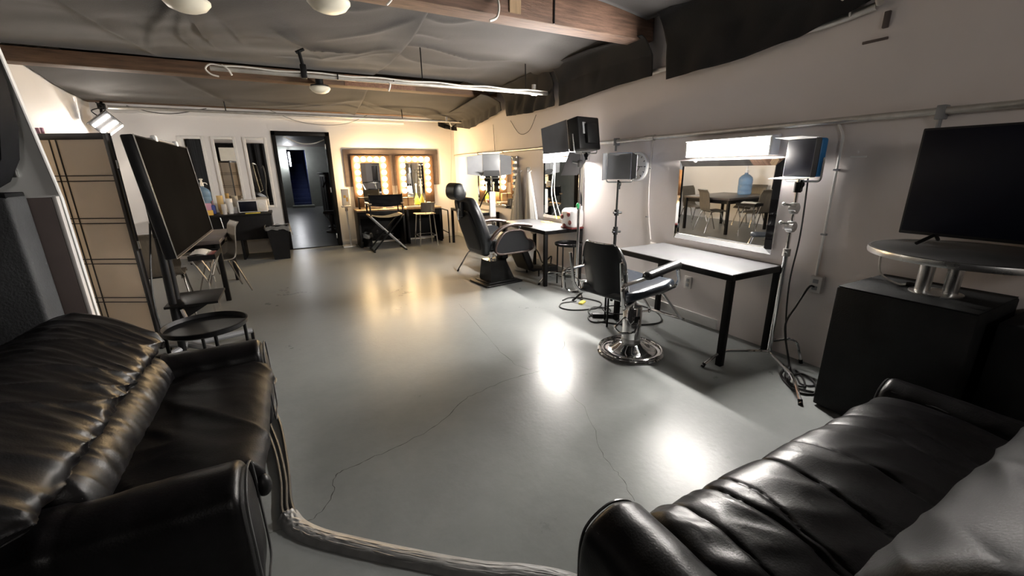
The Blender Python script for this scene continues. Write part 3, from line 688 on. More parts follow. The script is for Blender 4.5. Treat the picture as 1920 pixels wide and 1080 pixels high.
tag(obj('power_cable', B().tube(spline([(3.27,1.53,.605),(3.24,1.55,.60),(3.2,1.59,.45),(3.17,1.62,.33),(3.15,1.60,.22),(3.08,1.5,.03),(2.97,1.46,.008),(2.88,1.38,.008),(2.9,1.30,.012),(3.02,1.37,.012),(3.1,1.46,.008)]), .007, n=6), 'cable'), 'black cable plugged in the outlet by the black box', 'cable')
tag(obj('floor_cable', B().tube(spline([(3.05,1.52,.008),(2.92,1.46,.008),(2.80,1.30,.008),(2.86,1.22,.008),(3.0,1.28,.012),(3.08,1.40,.012),(2.95,1.42,.016),(2.84,1.36,.012),(2.9,1.22,.008),(3.04,1.24,.008),(3.2,1.28,.008)]), .007, n=6), 'cable'), 'tangle of black cable on the floor beside the black box', 'cable')
# big black light on the far chrome stand
st = stand('light_stand', 2.96, 3.96, 1.64, ((2.70,4.42),(2.79,3.62),(3.22,3.80)), 'chrome bent-leg stand holding the big black light', (.2,.17,.14))
obj('green_clip', B().ell((2.94,3.955,1.03), (.022,.022,.035), n=12, m=8), 'green', st)
obj('grip_head', B().b2((2.935,3.935,1.46), (2.985,3.985,1.54), bev=.012).cyl((2.96,3.96,1.5), (2.9,4.02,1.52), .01, n=8), 'steel', st)
pr, part = panel('studio_light', (2.955,3.985,1.795), 100, 9, .34, .34, 'big black studio light with open barn doors on the far chrome stand', (('r',.32,14,'greyflap'),('l',.32,20,'greyflap'),('b',.30,48,'greyflap')), m='blackm', dep=.15)
part('back_switches', B().box((-.152,.08,.05), (.006,.05,.12), bev=.002).box((-.152,-.09,-.03), (.006,.05,.06), bev=.002), 'grey')
part('side_strip', B().box((-.07,-.172,.06), (.012,.006,.12), bev=.002), 'whitep')
# thin black stand with the square light in front of the clock
st = stand('light_stand', 3.0, 3.36, 1.33, ((2.66,3.62),(2.95,2.98),(3.28,3.5)), 'thin black stand in front of the clock', (.42,.42,.42), m='blackm', bend=.04, r0=.016)
for z in (.80, 1.0): obj('knob', B().cyl((2.96,3.36,z), (3.05,3.34,z), .012, n=10).cyl((3.0,3.36,z-.03), (3.0,3.36,z+.03), .024, n=12), 'blackm', st)
panel('studio_light', (3.0,3.36,1.465), 215, 3, .245, .26, 'square blue-rimmed light with a grey face on the thin black stand', (('l',.13,35,'greyflap'),('r',.10,10,'greyflap')), face='grey')
# barn door lamp by the back corner
st = stand('light_stand', 2.80, 6.0, 1.36, ((2.05,5.66),(2.62,5.35),(3.2,6.3)), 'pale stand of the barn-door lamp behind the barber chair', (.27,.24,.21), bend=.68)
obj('hanging_pack', B().b2((2.745,5.97,.72), (2.855,6.01,1.12), bev=.02), 'palepack', st)
obj('side_arm', B().tube([(2.78,6.0,1.2),(2.70,6.12,1.0),(2.62,6.25,.72)], .012, n=8), 'blackm', st)
panel('studio_light', (2.80,6.0,1.51), 248, 2, .27, .32, 'lamp with wide grey barn doors in front of the unlit mirror', (('l',.18,72,'grey'),('r',.24,80,'grey'),('t',.07,20,'white'),('b',.16,-35,'greyflap')), m='blackm', face='grey')
# ------------------------------------------------------------------ black boxes, bistro table, television
r = root('equipment_box', 'big black box carrying the round table and television', 'box', (3.02,.875,0))
obj('cabinet', B().b2((2.735,.585,.012), (3.30,1.165,.775), bev=.012), 'charcoal', r)
for x in (2.78, 3.25):
    for y in (.63, 1.12): obj('foot', B().cyl((x,y,0), (x,y,.02), .02, n=10), 'blackm', r)
obj('top_panel', B().b2((2.74,.59,.7752), (3.295,1.16,.779), bev=.002), 'grey', r).data.materials[0] = M['charcoal']
r = root('equipment_box', 'black box behind the right sofa at the picture edge', 'box', (3.07,.25,0))
obj('cabinet', B().b2((2.84,-.06,.012), (3.30,.545,.735), bev=.012), 'charcoal', r)
for x in (2.9, 3.25):
    for y in (0, .49): obj('foot', B().cyl((x,y,0), (x,y,.02), .02, n=10), 'blackm', r)
r = root('bistro_table', 'round metal-rimmed table top on two posts on the black box', 'table', (2.93,.72,.779))
obj('table_top', B().lathe((2.93,.72,1.0), [(0,0),(.375,0),(.38,.004),(.38,.03),(.375,.033),(0,.033)], 64), 'tabletop', r)
obj('rim', B().lathe((2.93,.72,1.0), [(.38,.0),(.39,.002),(.393,.016),(.39,.031),(.38,.033),(.379,.016),(.38,.0)], 64, cap=False), 'steel', r)
for (x, y) in ((3.00,.88), (3.04,.78)):
    obj('post', B().cyl((x,y,.783), (x,y,1.0), .032, n=20), 'steel', r)
obj('foot_plate', B().lathe((3.02,.83,.779), [(.11,0),(.11,.006),(.1,.008)], 32), 'steel', r)
r = root('television', 'dark television standing on the round table', 'television', (3.05,.6,1.033))
obj('bezel', B().b2((3.03,.14,1.078), (3.07,1.052,1.632), bev=.006), 'tvbezel', r)
obj('screen', B().b2((3.0285,.152,1.094), (3.031,1.042,1.622), bev=.001), 'matscreen', r)
obj('rear_bulge', B().b2((3.07,.3,1.1), (3.1,.9,1.4), bev=.02), 'tvbezel', r)
for y in (.90, .42):
    obj('stand_foot', B().tube([(2.93,y+.03,1.044),(3.05,y,1.085),(3.17,y+.02,1.044)], .009, n=8), 'blackm', r)
tag(obj('cord', B().tube(spline([(2.93,1.06,1.0),(2.94,1.07,.93),(2.97,1.06,.84),(3.03,1.0,.79),(3.06,.965,.788)]), .006, n=6), 'whitecable'), 'white cord looping from the round table to the black box', 'cord')
thing('plug', B().b2((3.05,.935,.779), (3.08,.97,.805), bev=.006), 'blackm', 'small black plug on the black box by the posts', 'plug')
# ------------------------------------------------------------------ loose cables on the floor by the salon chair
FC = (((2.70,3.6,.008),(2.52,3.62,.008),(2.42,3.5,.008),(2.5,3.36,.008),(2.75,3.3,.008),(2.9,3.42,.010),(2.85,3.62,.010),(2.72,3.74,.010),(2.58,3.7,.008)), ((2.62,3.2,.008),(2.48,3.1,.008),(2.45,2.98,.008),(2.58,2.95,.008),(2.72,3.08,.008),(2.84,3.2,.008),(2.74,3.32,.012),(2.6,3.25,.012),(2.55,3.1,.010),(2.7,3.0,.008)), ((2.5,2.98,.008),(2.62,2.82,.008),(2.8,2.7,.008),(3.0,2.66,.008),(3.15,2.8,.008),(3.22,3.0,.008),(3.2,3.2,.008)))
for P, lab in zip(FC, ('loop of black cable round the foot of the thin black stand', 'tangled black cable lying behind the salon chair', 'black cable trailing under the near desk')):
    tag(obj('floor_cable', B().tube(spline(P, 8), .007, n=6), 'cable'), lab, 'cable')
thing('cable_tag', B().box((2.72,3.52,.012), (.10,.05,.02), rz=.5, bev=.006), 'yellow', 'yellow tag on the cables behind the salon chair', 'tag')
thing('power_strip', B().box((2.66,3.06,.022), (.07,.26,.03), rz=1.0, bev=.008), 'cable', 'black power strip on the floor behind the salon chair', 'power strip')
# ================================================================== SOFAS
def xz(x, a, z): return (x, a, z)
def yz(y, a, z): return (a, y, z)
def wr1(a, t, x, z):
    q = a*8.5+1.6*(x+z)
    f1 = max(0, ridge(q, t*3, 12))**1.2; f2 = max(0, ridge(q*2.1+4, t*4, 17))**1.6; f3 = max(0, ridge(q*.8+t*6, t*3, 31))**3
    k = .45+.9*max(0, min(1, (.80-z)/.25))
    return k*(.011*f1+.008*f2)+.010*f3-.006
# --- left sofa: faces the right wall, runs along y
r = root('leather_sofa', 'black leather two-seat sofa at the left with a creased backrest', 'sofa', (-.75,2.02,0))
def wr(amp, fa, seed, skew=0., ft=5):
    def d(a, t, x, z):
        q = a*fa+skew*(x+z)*fa
        return amp*(ridge(q, t*ft, seed)*.6+.45*ridge(q*1.9+3, t*ft*1.4, seed+5)+.3*nz(a*2, t*4, seed))-amp*.25
    return d
b = B(); b.loft([(-.36,.04),(-.31,.05),(-.295,.2),(-.30,.33),(-.4,.36),(-.9,.36),(-1.15,.36),(-1.17,.2),(-1.15,.04),(-.7,.035)], 1.50, 2.68, 60, 64, .03, xz, wr(.006,5,1))
obj('base', b, 'leather', r)
b = B(); b.loft([(-.245,.33),(-.225,.385),(-.255,.43),(-.34,.452),(-.5,.45),(-.68,.435),(-.84,.43),(-.86,.34),(-.8,.28),(-.5,.27),(-.28,.28)], 1.53, 2.53, 150, 120, .05, xz, lambda a, t, x, z: wr(.009,4.2,3,.55)(a, t, x, z)+.012*max(0, ridge(a*3+x*3.2, x*1.5, 41))**4)
obj('seat', b, 'leather3', r)
b = B(); b.loft([(-.665,.40),(-.655,.46),(-.68,.53),(-.73,.575),(-.80,.585),(-.92,.55),(-.95,.45),(-.85,.38),(-.74,.36)], 1.50, 2.56, 190, 90, .07, xz, lambda a, t, x, z: .006*max(0, ridge(a*10+z*2, t*2, 7))**1.2+.004*max(0, ridge(a*21, t*3, 9))**1.6+.004*nz(a*3,1)-.004)
obj('lumbar_roll', b, 'leather', r)
b = B(); b.loft([(-.715,.585),(-.70,.62),(-.725,.66),(-.80,.72),(-.90,.785),(-1.0,.81),(-1.10,.79),(-1.19,.70),(-1.21,.5),(-1.15,.3),(-1.05,.3),(-.98,.45),(-.86,.56),(-.77,.565)], 1.22, 2.72, 260, 130, .13, xz, lambda a, t, x, z: wr1(a, t, x, z))
obj('backrest', b, 'leather', r)
for y0, y1, sd in ((2.50,2.735,3),(1.30,1.545,8)):
    ym = (y0+y1)/2
    b = B(); b.loft([(y0,.06),(y0-.003,.3),(y0,.42),(y0+.03,.49),(ym,.52),(y1-.03,.49),(y1,.42),(y1+.003,.3),(y1,.06),(ym,.05)], -1.13, -.245, 90, 80, .05, yz, (lambda sd: lambda a, t, x, z: .007*(ridge(a*7, t*3, sd)+.6*ridge(a*3, t*7, sd+2))*(1.8 if a < -.7 else .7))(sd))
    obj('armrest', b, 'leather', r)
    ring = [(-.252, *p) for p in crom([(y0+.012,.07),(y0+.006,.3),(y0+.01,.42),(y0+.035,.48),(ym,.508),(y1-.035,.48),(y1-.01,.42),(y1-.006,.3),(y1-.012,.07),(ym,.06)], 60)]
    obj('piping', B().tube(ring, .0045, n=6, closed=True), 'piping', r)
for x in (-1.08, -.4):
    for y in (1.42, 2.62): obj('foot', B().cyl((x,y,0), (x,y,.06), .028, n=12), 'blackm', r)
thing('recliner_knob', B().ell((-.235,1.56,.335), (.028,.03,.045), n=16, m=10), 'blackm', 'small black knob on the front corner of the left sofa', 'knob')
# --- right sofa: faces away from the camera, runs along x
r = root('leather_sofa', 'black leather sofa at the right with a channelled seat', 'sofa', (1.55,.25,0))
CH = ([(.72,1.08),(.5,1.13),(.3,1.117)],.018,.009),([(.72,1.17),(.6,1.19),(.45,1.15)],.010,.006),([(.72,1.405),(.49,1.403),(.29,1.363)],.018,.008),([(.72,1.59),(.475,1.638),(.27,1.626)],.010,.007),([(.72,.938),(.556,.947),(.41,.94)],.010,.009),([(.72,1.84),(.52,1.917),(.35,1.874)],.008,.009),([(.72,1.97),(.53,2.04),(.3,2.0)],.007,.012)
def chx(P, x):
    x = max(P[-1][0], min(P[0][0], x))
    for (a, b), (c, d) in zip(P, P[1:]):
        if x >= c: return d+(b-d)*(x-c)/(a-c)
    return P[-1][1]
def seatd(a, t, x, z):
    g = 0
    for k, (P, dpt, wd) in enumerate(CH):
        cc = chx(P, x)+.012*nz(x*5, k)
        g -= dpt*math.exp(-abs(a-cc)/wd)
    near = max(0, 1-abs(a-.9)/.3)
    return g+.006*ridge(a*5+x*2, x*6, 2)+.012*near*ridge(a*9+x*6, x*9, 5)+.008*nz(a*3, x*3, 1)+.005*max(0, ridge(a*4+x*1.2, x*2, 22))**3
b = B(); b.loft([(.705,.30),(.735,.36),(.715,.42),(.63,.452),(.5,.455),(.35,.44),(.2,.42),(.12,.38),(.12,.27),(.4,.25),(.66,.26)], .79, 2.33, 330, 120, .09, yz, seatd)
obj('seat', b, 'leather', r)
b = B(); b.loft([(.68,.04),(.70,.15),(.69,.30),(.5,.33),(0,.33),(-.28,.33),(-.3,.15),(-.28,.04),(.2,.035)], .66, 2.48, 60, 60, .03, yz, wr(.006,5,4))
obj('base', b, 'leather', r)
b = B(); b.loft([(.27,.40),(.285,.47),(.265,.58),(.21,.70),(.13,.80),(.02,.87),(-.1,.88),(-.22,.82),(-.28,.65),(-.3,.4),(-.2,.3),(.1,.33)], .84, 2.36, 220, 120, .12, yz, lambda a, t, x, z: .018*(ridge(a*3.0+z*8, z*2.0, 6)*.6+.5*max(0, ridge(a*5.5+z*11, z*3, 9))**1.5)-.006)
obj('backrest', b, 'leather3', r)
for x0, x1, sd in ((.60,.83,3),(2.345,2.54,7)):
    xm = (x0+x1)/2
    dz = .05 if x0 > 2 else 0
    b = B(); b.loft([(x0,.05),(x0-.004,.28),(x0-.002,.40-dz),(x0+.03,.475-dz),(xm,.51-dz),(x1-.03,.475-dz),(x1,.40-dz),(x1+.003,.28),(x1,.05),(xm,.04)], -.25, .775, 90, 80, .06, xz, (lambda sd: lambda a, t, x, z: .004*(ridge(a*4, t*5, sd)+.5*ridge(a*9, t*8, sd+2)))(sd))
    obj('armrest', b, 'leather', r)
    ring = [(p[0], .752, p[1]) for p in crom([(x0+.012,.07),(x0+.006,.28),(x0+.008,.40-dz),(x0+.036,.465-dz),(xm,.498-dz),(x1-.036,.465-dz),(x1-.008,.40-dz),(x1-.006,.28),(x1-.012,.07),(xm,.06)], 60)]
    obj('piping', B().tube(ring, .0045, n=6, closed=True), 'piping', r)
    obj('seam', B().tube([(x0+.028, .73-.03*i, .470-dz+.004*math.sin(i*1.3)) for i in range(24)], .0035, n=6), 'piping', r)
for x in (.72, 2.4):
    for y in (-.2, .6): obj('foot', B().cyl((x,y,0), (x,y,.06), .028, n=12), 'blackm', r)
# ================================================================== SALON CHAIR (chrome)
H = .0
def salon_chair(loc, ang):
    r = root('salon_chair', 'chrome pedestal salon chair with black vinyl seat by the near desk', 'chair', loc, ang)
    off = [0]
    def o(n, b, m, p=None):
        if off[0]:
            for v in b.bm.verts: v.co += V((-.065,.035,.04))
        return obj(n, b, m, p or r, local=True)
    base = o('base', B().lathe((0,0,0), [(.262,0),(.265,.008),(.258,.018),(.235,.022),(.225,.018),(.16,.024),(.13,.045),(.095,.075),(.075,.085),(0,.085)], 56), 'chrome')
    o('base_ring', B().tube([(.246*math.cos(2*PI*j/56), .246*math.sin(2*PI*j/56), .03) for j in range(56)], .008, n=8, closed=True), 'chrome', base)
    col = o('column', B().lathe((0,0,0), [(.074,.08),(.074,.385),(.068,.395),(.03,.398)], 36), 'chrome')
    o('collar', B().lathe((0,0,0), [(.078,.09),(.078,.12),(.074,.125)], 36), 'steel', col)
    o('window', B().box((-.03,-.069,.30), (.045,.012,.05), rz=-.4, bev=.004), 'blackm', col)
    o('piston', B().cyl((0,0,.39), (0,0,.515), .024, n=18), 'steel')
    o('pump_lever', B().tube(arc([(-.03,-.08,.30),(-.20,-.18,.27),(-.27,-.10,.255),(-.24,-.02,.27),(-.05,.02,.31)], .03), .0085, n=8), 'chrome')
    o('lock_knob', B().cyl((.06,-.04,.34),(.11,-.07,.345), .008, n=8).ell((.115,-.073,.346), (.016,.016,.016), n=10, m=6), 'chrome')
    off[0] = 1
    o('seat_plate', B().b2((-.16,-.14,.462), (.16,.14,.482), bev=.004), 'blackm')
    b = B(); b.loft([(-.26,.485),(-.27,.52),(-.24,.555),(-.1,.562),(.1,.568),(.25,.578),(.31,.565),(.33,.53),(.30,.50),(.2,.487),(0,.482)], -.255, .255, 46, 60, .06, lambda x, a, z: (x, a, z-.018*math.exp(-(a/.12)**2)*max(0,(x+.3))), lambda a, t, x, z: .004*nz(a*6, x*6))
    o('seat', b, 'seatvinyl')
    def bk(u, v, off):
        y = (u-.5)*.41; q = v
        rz_ = 1-max(0, (abs(u-.5)-.3)/.2)**2*.5*max(0, (v-.5)/.5)
        z = .50+.395*q*rz_
        wd = 1-.06*(1-q)
        return (-.275-.075*q+.05*(2*u-1)**2*1.2+off-.012*math.sin(PI*q), y*wd, z)
    b = B()
    n1, n2 = 26, 22
    F = [[b.bm.verts.new(bk(i/(n1-1), j/(n2-1), .045 if 0 < i < n1-1 and 0 < j < n2-1 else .02)) for j in range(n2)] for i in range(n1)]
    G = [[b.bm.verts.new(bk(i/(n1-1), j/(n2-1), 0.)) for j in range(n2)] for i in range(n1)]
    for i in range(n1-1):
        for j in range(n2-1):
            b.bm.faces.new((F[i][j], F[i+1][j], F[i+1][j+1], F[i][j+1])); b.bm.faces.new((G[i][j], G[i][j+1], G[i+1][j+1], G[i+1][j]))
    for A, D in [((F[i][0], F[i+1][0]), (G[i][0], G[i+1][0])) for i in range(n1-1)]+[((F[i][-1], F[i+1][-1]), (G[i][-1], G[i+1][-1])) for i in range(n1-1)]+[((F[0][j], F[0][j+1]), (G[0][j], G[0][j+1])) for j in range(n2-1)]+[((F[-1][j], F[-1][j+1]), (G[-1][j], G[-1][j+1])) for j in range(n2-1)]:
        b.bm.faces.new((A[0], A[1], D[1], D[0]))
    bb = o('backrest', b, 'leather2')
    P = [bk(0, j/12, .01) for j in range(13)]+[bk(i/20, 1, .01) for i in range(1, 21)]+[bk(1, 1-j/12, .01) for j in range(1, 13)]
    o('edge_trim', B().tube(P, .008, n=8), 'chrome', bb)
    for s in (-1, 1):
        y = .285*s
        arm = o('arm_frame', B().tube(arc([(-.15,.2*s,.468),(-.34,.26*s,.47),(-.385,y,.50),(-.405,y,.655),(-.2,y,.66),(.10,y,.69),(.225,y,.70),(.275,y,.58),(.265,.265*s,.53),(.14,.2*s,.478)], .045), .0135, n=10), 'chrome')
        o('arm_pad', B().loft([(-.032,.695),(-.036,.72),(-.02,.742),(.02,.742),(.036,.72),(.032,.695),(0,.688)], -.16, .24, 24, 32, .02, lambda x, a, z: (a, y+x, z-.025+.09*a)), 'leather2', arm)
        o('back_support', B().tube(arc([(-.1,.16*s,.47),(-.27,.22*s,.475),(-.335,.235*s,.55),(-.375,.24*s,.80)], .04), .012, n=10), 'chrome')
    for s in (-1, 1): o('footrest_strut', B().tube(arc([(.12,.11*s,.47),(.30,.12*s,.455),(.58,.155*s,.16)], .05), .011, n=10), 'chrome')
    o('footrest_bar', B().box((.595,0,.155), (.035,.34,.022), bev=.008).cyl((.595,-.18,.155),(.595,.18,.155), .009, n=10), 'chrome')
    return r
salon_chair((2.30,2.32,0), math.radians(9))
# ================================================================== BARBER CHAIR (black)
def barber_chair(loc, ang):
    r = root('barber_chair', 'black reclining barber chair with headrest by the far desk', 'chair', loc, ang)
    o = lambda n, b, m, p=None, l=None: obj(n, b, m, p or r, l, local=True)
    o('base_plate', B().box((0,0,.014), (.56,.46,.028), bev=.012).box((0,0,.034), (.44,.36,.02), bev=.01), 'blackm')
    b = B(); lo = [(-.17,-.15),(.20,-.15),(.20,.15),(-.17,.15)]; hi = [(-.15,-.12),(.08,-.12),(.08,.12),(-.15,.12)]
    A = [b.bm.verts.new((x,y,.04)) for x, y in lo]; D = [b.bm.verts.new((x,y,.31)) for x, y in hi]
    b.bm.faces.new(A[::-1]); b.bm.faces.new(D)
    for i in range(4): b.bm.faces.new((A[i], A[(i+1)%4], D[(i+1)%4], D[i]))
    b.bevel(.014)
    o('pedestal', b, 'glossblack')
    for (x, y) in ((-.07,0),(.03,.03)): o('piston', B().cyl((x,y,.30), (x,y,.46), .018, n=14), 'chrome')
    o('motor_cover', B().b2((.06,-.07,.30), (.16,.07,.42), bev=.02), 'blackm')
    o('frame', B().b2((-.24,-.24,.445), (.28,.24,.475), bev=.006), 'steel')
    b = B(); b.loft([(-.22,.475),(-.23,.53),(-.2,.60),(0,.61),(.22,.62),(.33,.60),(.36,.54),(.33,.485),(.1,.472)], -.265, .265, 46, 60, .07, xz, lambda a, t, x, z: .004*nz(a*7, x*7))
    o('seat', b, 'leather2')
    b = B(); b.loft([(-.19,.44),(-.17,.55),(-.225,.75),(-.30,.95),(-.38,1.10),(-.43,1.13),(-.475,1.09),(-.44,.9),(-.38,.7),(-.32,.5),(-.29,.42),(-.23,.40)], -.27, .27, 60, 80, .13, xz, lambda a, t, x, z: .005*nz(a*5, z*5))
    bk_ = o('backrest', b, 'leather2')
    o('back_shell', B().loft([(-.31,.47),(-.37,.62),(-.42,.76),(-.47,.94),(-.45,.96),(-.39,.76),(-.33,.6),(-.29,.47)], -.2, .2, 30, 40, .08, xz), 'blackm', bk_)
    o('headrest_post', B().tube([(-.48,.0,.88),(-.50,0,1.0),(-.545,0,1.14)], .016, n=10).b2((-.515,-.06,.9),(-.475,.06,1.08), bev=.012), 'leather2')
    o('headrest_bracket', B().tube(spline([(-.5,-.05,.96),(-.52,-.02,1.0),(-.515,.02,.93),(-.50,.05,.86)]), .010, n=8), 'chrome')
    b = B(); b.loft([(-.55,1.10),(-.475,1.13),(-.46,1.20),(-.50,1.28),(-.57,1.30),(-.62,1.25),(-.62,1.15)], -.125, .125, 30, 40, .025, xz)
    o('headrest', b, 'leather2')
    for s in (-1, 1):
        y0 = .30*s
        out = crom([(-.20,.50),(-.16,.60),(-.05,.70),(.12,.715),(.22,.69),(.27,.60),(.37,.55),(.39,.48),(.30,.435),(.05,.43),(-.15,.44)], 50)
        sp = o('side_panel', B().prism(out, .05, lambda u, v, w: (u, y0-.025+w, v)).bevel(.012), 'leather2')
        o('panel_trim', B().tube([(p[0], y0+.026*s, p[1]) for p in out], .012, n=8, closed=True), 'armbrown', sp)
        am = o('armrest', B().tube(spline([(-.25,y0,.62),(-.18,y0,.70),(-.06,y0,.765),(.1,y0,.785),(.25,y0,.77),(.37,y0,.745)], 6), [.028]*30+[.024], n=12, flat=.8), 'armbrown')
        for x in (-.02, .18): o('arm_post', B().cyl((x,y0,.69), (x,y0,.77), .012, n=8), 'chrome', am)
    o('leg_rest', B().loft([(.31,.50),(.37,.49),(.52,.17),(.49,.12),(.44,.13),(.29,.46)], -.17, .17, 24, 30, .03, xz), 'leather')
    for s in (-1, 1): o('footrest_arm', B().tube(arc([(.33,.15*s,.42),(.47,.15*s,.12),(.74,.15*s,.10)], .04), .011, n=8), 'blackm')
    o('footrest_plate', B().b2((.50,-.17,.09), (.75,.17,.105), bev=.005).cyl((.62,-.14,0),(.62,-.14,.09), .012, n=8).cyl((.62,.14,0),(.62,.14,.09), .012, n=8), 'blackm')
    return r
barber_chair((2.30,4.86,0), math.radians(7))
# ================================================================== LEFT SIDE
# shoji folding screen
r = root('folding_screen', 'black and cream paper folding screen behind the left sofa', 'screen', (-1.4,4.45,0))
def shoji(A, D, name):
    A = V((*A,0)); D = V((*D,0)); u = (D-A).normalized(); L_ = (D-A).length; n = V((-u.y,u.x,0))
    R = Matrix(((u.x,n.x,0,A.x),(u.y,n.y,0,A.y),(0,0,1,0),(0,0,0,1)))
    def put(n_, b, m, par):
        for v in b.bm.verts: v.co = R @ v.co
        return obj(n_, b, m, par)
    b = B(); b.b2((0,-.011,.0),(.028,.011,1.745),bev=.003).b2((L_-.028,-.011,0),(L_,.011,1.745),bev=.003).b2((.028,-.011,1.70),(L_-.028,.011,1.745),bev=.003).b2((.028,-.011,.02),(L_-.028,.011,.06),bev=.003)
    p = put(name, b, 'blackframe', r)
    put('paper', B().b2((.02,-.002,.04),(L_-.02,.002,1.72)), 'cream', p)
    b = B()
    for f_ in (.19,.28): b.b2((L_*f_-.004,-.007,.05),(L_*f_+.004,.007,1.71))
    for z in (1.439,1.399,1.115,1.075,.787,.749,.462,.423,.132,.097): b.b2((.02,-.006,z-.0035),(L_-.02,.006,z+.0035))
    put('lattice', b, 'blackframe', p)
shoji((-1.63,4.57),(-1.143,4.30),'panel'); shoji((-1.137,4.318),(-1.262,4.79),'panel')
for z in (1.52, .9, .3): obj('hinge', B().cyl((-1.128,4.305,z-.03),(-1.128,4.305,z+.03), .008, n=8), 'steel', r)
for k, (u, w_) in enumerate(((.005,.03),(.06,.032),(.13,.02))):
    p = V((-1.63,4.57,0)).lerp(V((-1.143,4.30,0)), u)
    thing('paper_tag', B().box((p.x,p.y,1.765),(w_,.012,.045),rz=-.5,bev=.002), 'pink', 'small pink tag standing on top of the folding screen', 'tag', 'pink tags on the screen')
# tall panels and boxes at the picture's left edge
r = root('grey_board', 'tall light grey board standing at the left edge behind the black cabinet', 'board', (-1.3,3.03,0))
b = B(); b.prism([(-1.62,0),(-1.045,0),(-1.05,1.33),(-1.075,1.64),(-1.12,2.14),(-1.62,2.14)], .03, lambda u, v, w: (u, 3.02+w, v)); b.bevel(.003)
obj('sheet', b, 'greyboard', r)
for (x, z) in ((-1.20,1.46),(-1.16,1.69)): obj('clip', B().box((x,3.012,z),(.05,.022,.045),bev=.008), 'steel', r)
obj('edge_strip', B().tube([(-1.12,3.015,2.13),(-1.05,3.015,1.35)], .006, n=6), 'white', r)
r = root('brown_board', 'dark brown board with a pale edge left of the folding screen', 'board', (-1.3,2.97,0))
obj('sheet', B().b2((-1.6,2.95,0),(-1.06,2.985,1.34),bev=.003), 'maroon', r)
obj('edge_strip', B().b2((-1.06,2.95,0),(-1.042,2.985,1.345),bev=.003), 'socket', r)
r = root('black_cabinet', 'tall black padded cabinet behind the left sofa', 'cabinet', (-1.45,2.84,0))
obj('body', B().b2((-1.80,2.755,0),(-1.135,2.93,1.36),bev=.02,seg=3), 'charcoal2', r)
obj('lid', B().b2((-1.79,2.76,1.345),(-1.14,2.925,1.372),bev=.006), 'blackmatte', r)
r = root('loudspeaker', 'black round-cornered loudspeaker on the tall black cabinet', 'loudspeaker', (-1.4,2.84,1.372))
out = [(-1.8,1.374),(-1.24,1.374),(-1.17,1.42),(-1.115,1.52),(-1.085,1.66),(-1.075,1.85),(-1.085,2.15),(-1.12,2.22),(-1.8,2.24)]
obj('enclosure', B().prism(out, .15, lambda u, v, w: (u, 2.765+w, v)).bevel(.012), 'blackmatte', r)
obj('grille', B().prism([(-1.40+(x+1.40)*.9, 1.8+(z-1.8)*.92) for x, z in out], .006, lambda u, v, w: (u, 2.758+w, v)), 'charcoal', r)
# television on a rolling stand
r = root('television_stand', 'wide glossy television on a black rolling stand with a small shelf', 'television', (-.88,4.0,0))
a_ = math.atan2(.065,.74)
R = Matrix.Translation((-.685,4.005,.93)) @ Matrix.Rotation(-a_, 4, 'Y')
def put(n_, b, m, par=None):
    for v in b.bm.verts: v.co = R @ v.co
    return obj(n_, b, m, par or r)
body = put('cabinet', B().b2((-.065,-.75,0),(-.002,.75,.745),bev=.01).b2((-.12,-.5,.1),(-.065,.5,.55),bev=.02), 'tvbezel')
put('screen', B().b2((-.003,-.738,.016),(.001,.738,.733),bev=.0008), 'screen', body)
put('bezel_trim', B().tube([(0,-.75,.745),(0,-.75,0),(0,.75,0),(0,.75,.745)], .003, n=6), 'steel', body)
bar = put('light_bar', B().b2((-.05,-.28,.742),(-.01,.42,.756),bev=.003), 'grey')
for y in (-.25,.38): put('clip', B().box((-.01,y,.75),(.03,.05,.04),bev=.006), 'white', bar)
for y in (3.93,4.07): obj('post', B().cyl((-.93,y,.08),(-.90,y,1.5), .026, n=16), 'blackm', r)
obj('mount_plate', B().b2((-.91,3.8,1.0),(-.85,4.2,1.45),bev=.008), 'blackm', r)
obj('shelf', B().b2((-.965,3.85,.455),(-.62,4.29,.475),bev=.004), 'blackwood', r)
obj('shelf_bracket', B().prism([(-.92,.30),(-.92,.455),(-.66,.455)], .03, lambda u, v, w: (u, 3.985+w, v)), 'blackm', r)
obj('brace', B().tube(spline([(-.86,3.86,.44),(-.83,3.84,.33),(-.78,3.82,.25)]), .014, n=8), 'chrome', r)
for (ex, ey) in ((-.47,4.16),(-.50,3.62),(-1.05,3.75),(-1.05,4.12)):
    l_ = obj('leg', B().tube([(-.90,4.0,.105),(ex,ey,.085)], [.03,.024], n=10), 'grey', r)
    obj('caster', B().cyl((ex-.012,ey,.032),(ex+.012,ey,.032), .031, n=18).cyl((ex,ey,.03),(ex,ey,.09), .01, n=8), 'blackm', l_)
tag(obj('power_cable', B().tube(spline([(-.93,3.9,1.1),(-.98,3.75,.6),(-.96,3.7,.2),(-.9,3.6,.01),(-.95,3.3,.01)]), .007, n=6), 'cable'), 'black cable hanging behind the rolling television', 'cable')
traytable((-.58,3.05,0), .225, .525, 'round black tray table beside the far arm of the left sofa', 4, .35)
